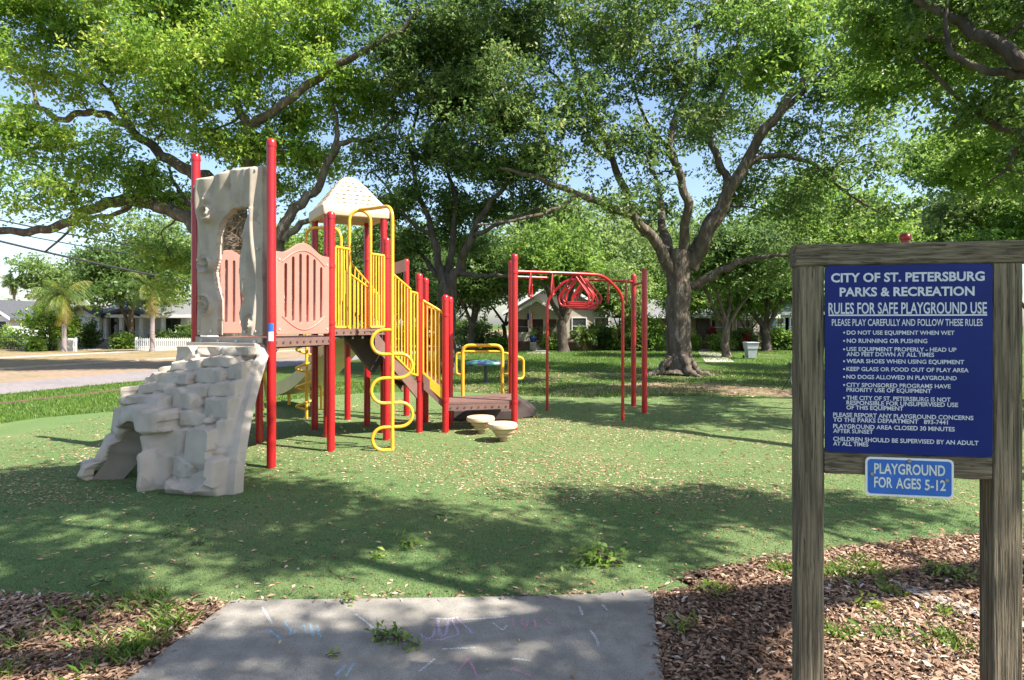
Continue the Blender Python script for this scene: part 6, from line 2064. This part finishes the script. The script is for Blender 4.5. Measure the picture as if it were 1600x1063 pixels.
# fibres of the artificial turf in the near part
a = vis(scatter(420000, (-9, 9), (4.2, 13), rl, 1.1)); a = a[in_poly(a, tp_)]
a = a[rl.random(len(a)) < 1 - np.clip((a[:, 1] - 6.0) / 7.0, 0, 1) ** 0.6]
blades('turf_fibres', a, 0.012, 0.006, 0.016, rl, M_TURFB, lean=0.9, rn=np.clip(0.5 + 0.22 * rl.normal(size=len(a)) + 0.15 * np.sin(a[:, 0] * 1.3) * np.sin(a[:, 1] * 1.7), 0, 1))

# grass tufts in the beds beside the path
tc = []
for (px, py, sp_, n) in ((215, 1018, .07, 210), (190, 1030, .07, 110), (250, 985, .06, 140), (285, 978, .04, 90), (265, 960, .06, 80), (200, 955, .08, 70), (95, 970, .07, 80), (110, 990, .05, 50), (150, 1010, .06, 50), (230, 940, .09, 90), (30, 1010, .05, 30), (130, 1055, .05, 50), (10, 1058, .05, 40), (160, 940, .07, 40),
                         (1300, 900, .08, 170), (1350, 893, .10, 220), (1225, 895, .06, 120), (1310, 998, .05, 90), (1480, 1010, .07, 130), (1380, 995, .08, 80), (1475, 965, .05, 60), (1120, 930, .05, 50), (1395, 930, .05, 60), (1070, 985, .05, 50)):
    g = G(px, py)
    tc.append(np.array([[g.x, g.y]]) + rl.normal(size=(n, 2)) * sp_)
a = np.vstack(tc)
blades('grass_tufts', a, 0.085, 0.009, 0.008, rl, lean=0.9, rn=rl.uniform(0.05, 0.92, len(a)))


def sprig(px, py, R, n, label, m=M_LEAF_M, L=0.075, name='fallen_sprig', z=0.016, group=None, hgt=0.5, wr=0.42):
    g = G(px, py)
    r = np.random.default_rng(px * 3 + py)
    root = empty(name, (g.x, g.y, z), label, 'sprig' if name == 'fallen_sprig' else 'weed', group)
    mb = MB()
    tips = []
    a0 = r.uniform(0, 6.28)
    for k in range(max(2, n // 9)):
        a = a0 + r.normal() * 0.9
        t = Vector((math.cos(a) * R * 1.5, math.sin(a) * R * 0.8, R * hgt * r.uniform(.1, .6)))
        st = Vector((g.x, g.y, z + .008)) - t * 0.4
        st.z = z + 0.01
        pp = catmull([st, st + t * 0.5 + Vector((0, 0, R * .15)), st + t], 3)
        mb.tube(pp, 0.004, 5)
        tips += pp[1:]
    mb.build('stem', M_BARKD, root)
    tips = np.array([tuple(p) for p in tips])
    c = tips[r.integers(0, len(tips), n)]
    V, Fq, rn_ = leaves(r, c, r.uniform(.35, .95, n), 1, R * 0.22, L, wr, 0.5, 1.2)
    V[:, 2] = np.maximum(V[:, 2], z + 0.004)
    np_mesh('leaves', V, Fq, m, root, rn_)


GS = 'fallen leafy sprigs on the ground'
sprig(945, 884, 0.26, 110, 'largest pile of fallen green leaves, at the turf edge near the path corner', M_LEAF_M, 0.085)
sprig(612, 1008, 0.13, 60, 'fallen oak sprig lying on the concrete path', M_LEAF_M, 0.06, z=0.028)
sprig(642, 1018, 0.09, 24, 'trailing twig of leaves at the end of the sprig on the path', M_LEAF_M, 0.05, z=0.028)
sprig(520, 1035, 0.05, 10, 'tiny green leaf cluster on the path left of the sprig', M_LEAF_M, 0.05, z=0.028)
sprig(640, 856, 0.10, 22, 'bright green leaf cluster in the middle of the turf', M_LEAF_Y, 0.075)
sprig(592, 874, 0.08, 16, 'bright green leaf cluster left of the middle of the turf', M_LEAF_Y, 0.07)
sprig(690, 812, 0.10, 14, 'pale curled leaf cluster on the turf, farthest of them', M_LEAF_P, 0.07)
sprig(268, 840, 0.12, 16, 'grey green leaf cluster on the shaded turf left of the middle', M_LEAF_P, 0.07)
sprig(310, 855, 0.10, 12, 'small leaf cluster beside the grey green one', M_LEAF_P, 0.07)
sprig(150, 922, 0.12, 16, 'pale leaf cluster at the turf edge by the left mulch', M_LEAF_P, 0.07)
sprig(548, 946, 0.07, 12, 'leaf cluster where the turf meets the concrete', M_LEAF_M, 0.06, z=0.028)
sprig(1362, 956, 0.11, 36, 'bright leafy weed in the sunny mulch under the sign', M_LEAF_Y, 0.075, 'weed', 0.008, hgt=1.0)
sprig(1112, 930, 0.09, 22, 'pale leafy weed in the mulch by the path corner', M_LEAF_Y, 0.07, 'weed', 0.008, hgt=0.9)
sprig(1492, 905, 0.24, 160, 'spreading green weed patch beside the right sign post', M_LEAF_M, 0.05, 'weed', 0.008, hgt=0.6)
sprig(1310, 900, 0.12, 50, 'low weeds just right of the left sign post', M_LEAF_M, 0.05, 'weed', 0.008, hgt=0.7)
# sandy drainage trace across the right bed
sand = catmull([G(1395, 915), G(1440, 925), G(1490, 945), G(1545, 962), G(1600, 975), G(1600, 990), G(1540, 975), G(1480, 955), G(1430, 935)], 3)
sp_poly = ground_sheet('sand_trace', sand, 0.034, mat('pale_sand', (0.40, 0.36, 0.32), (0.30, 0.27, 0.24), 30, 0.95, bump=.5, bscale=60), jitter=0.02, sub=2)
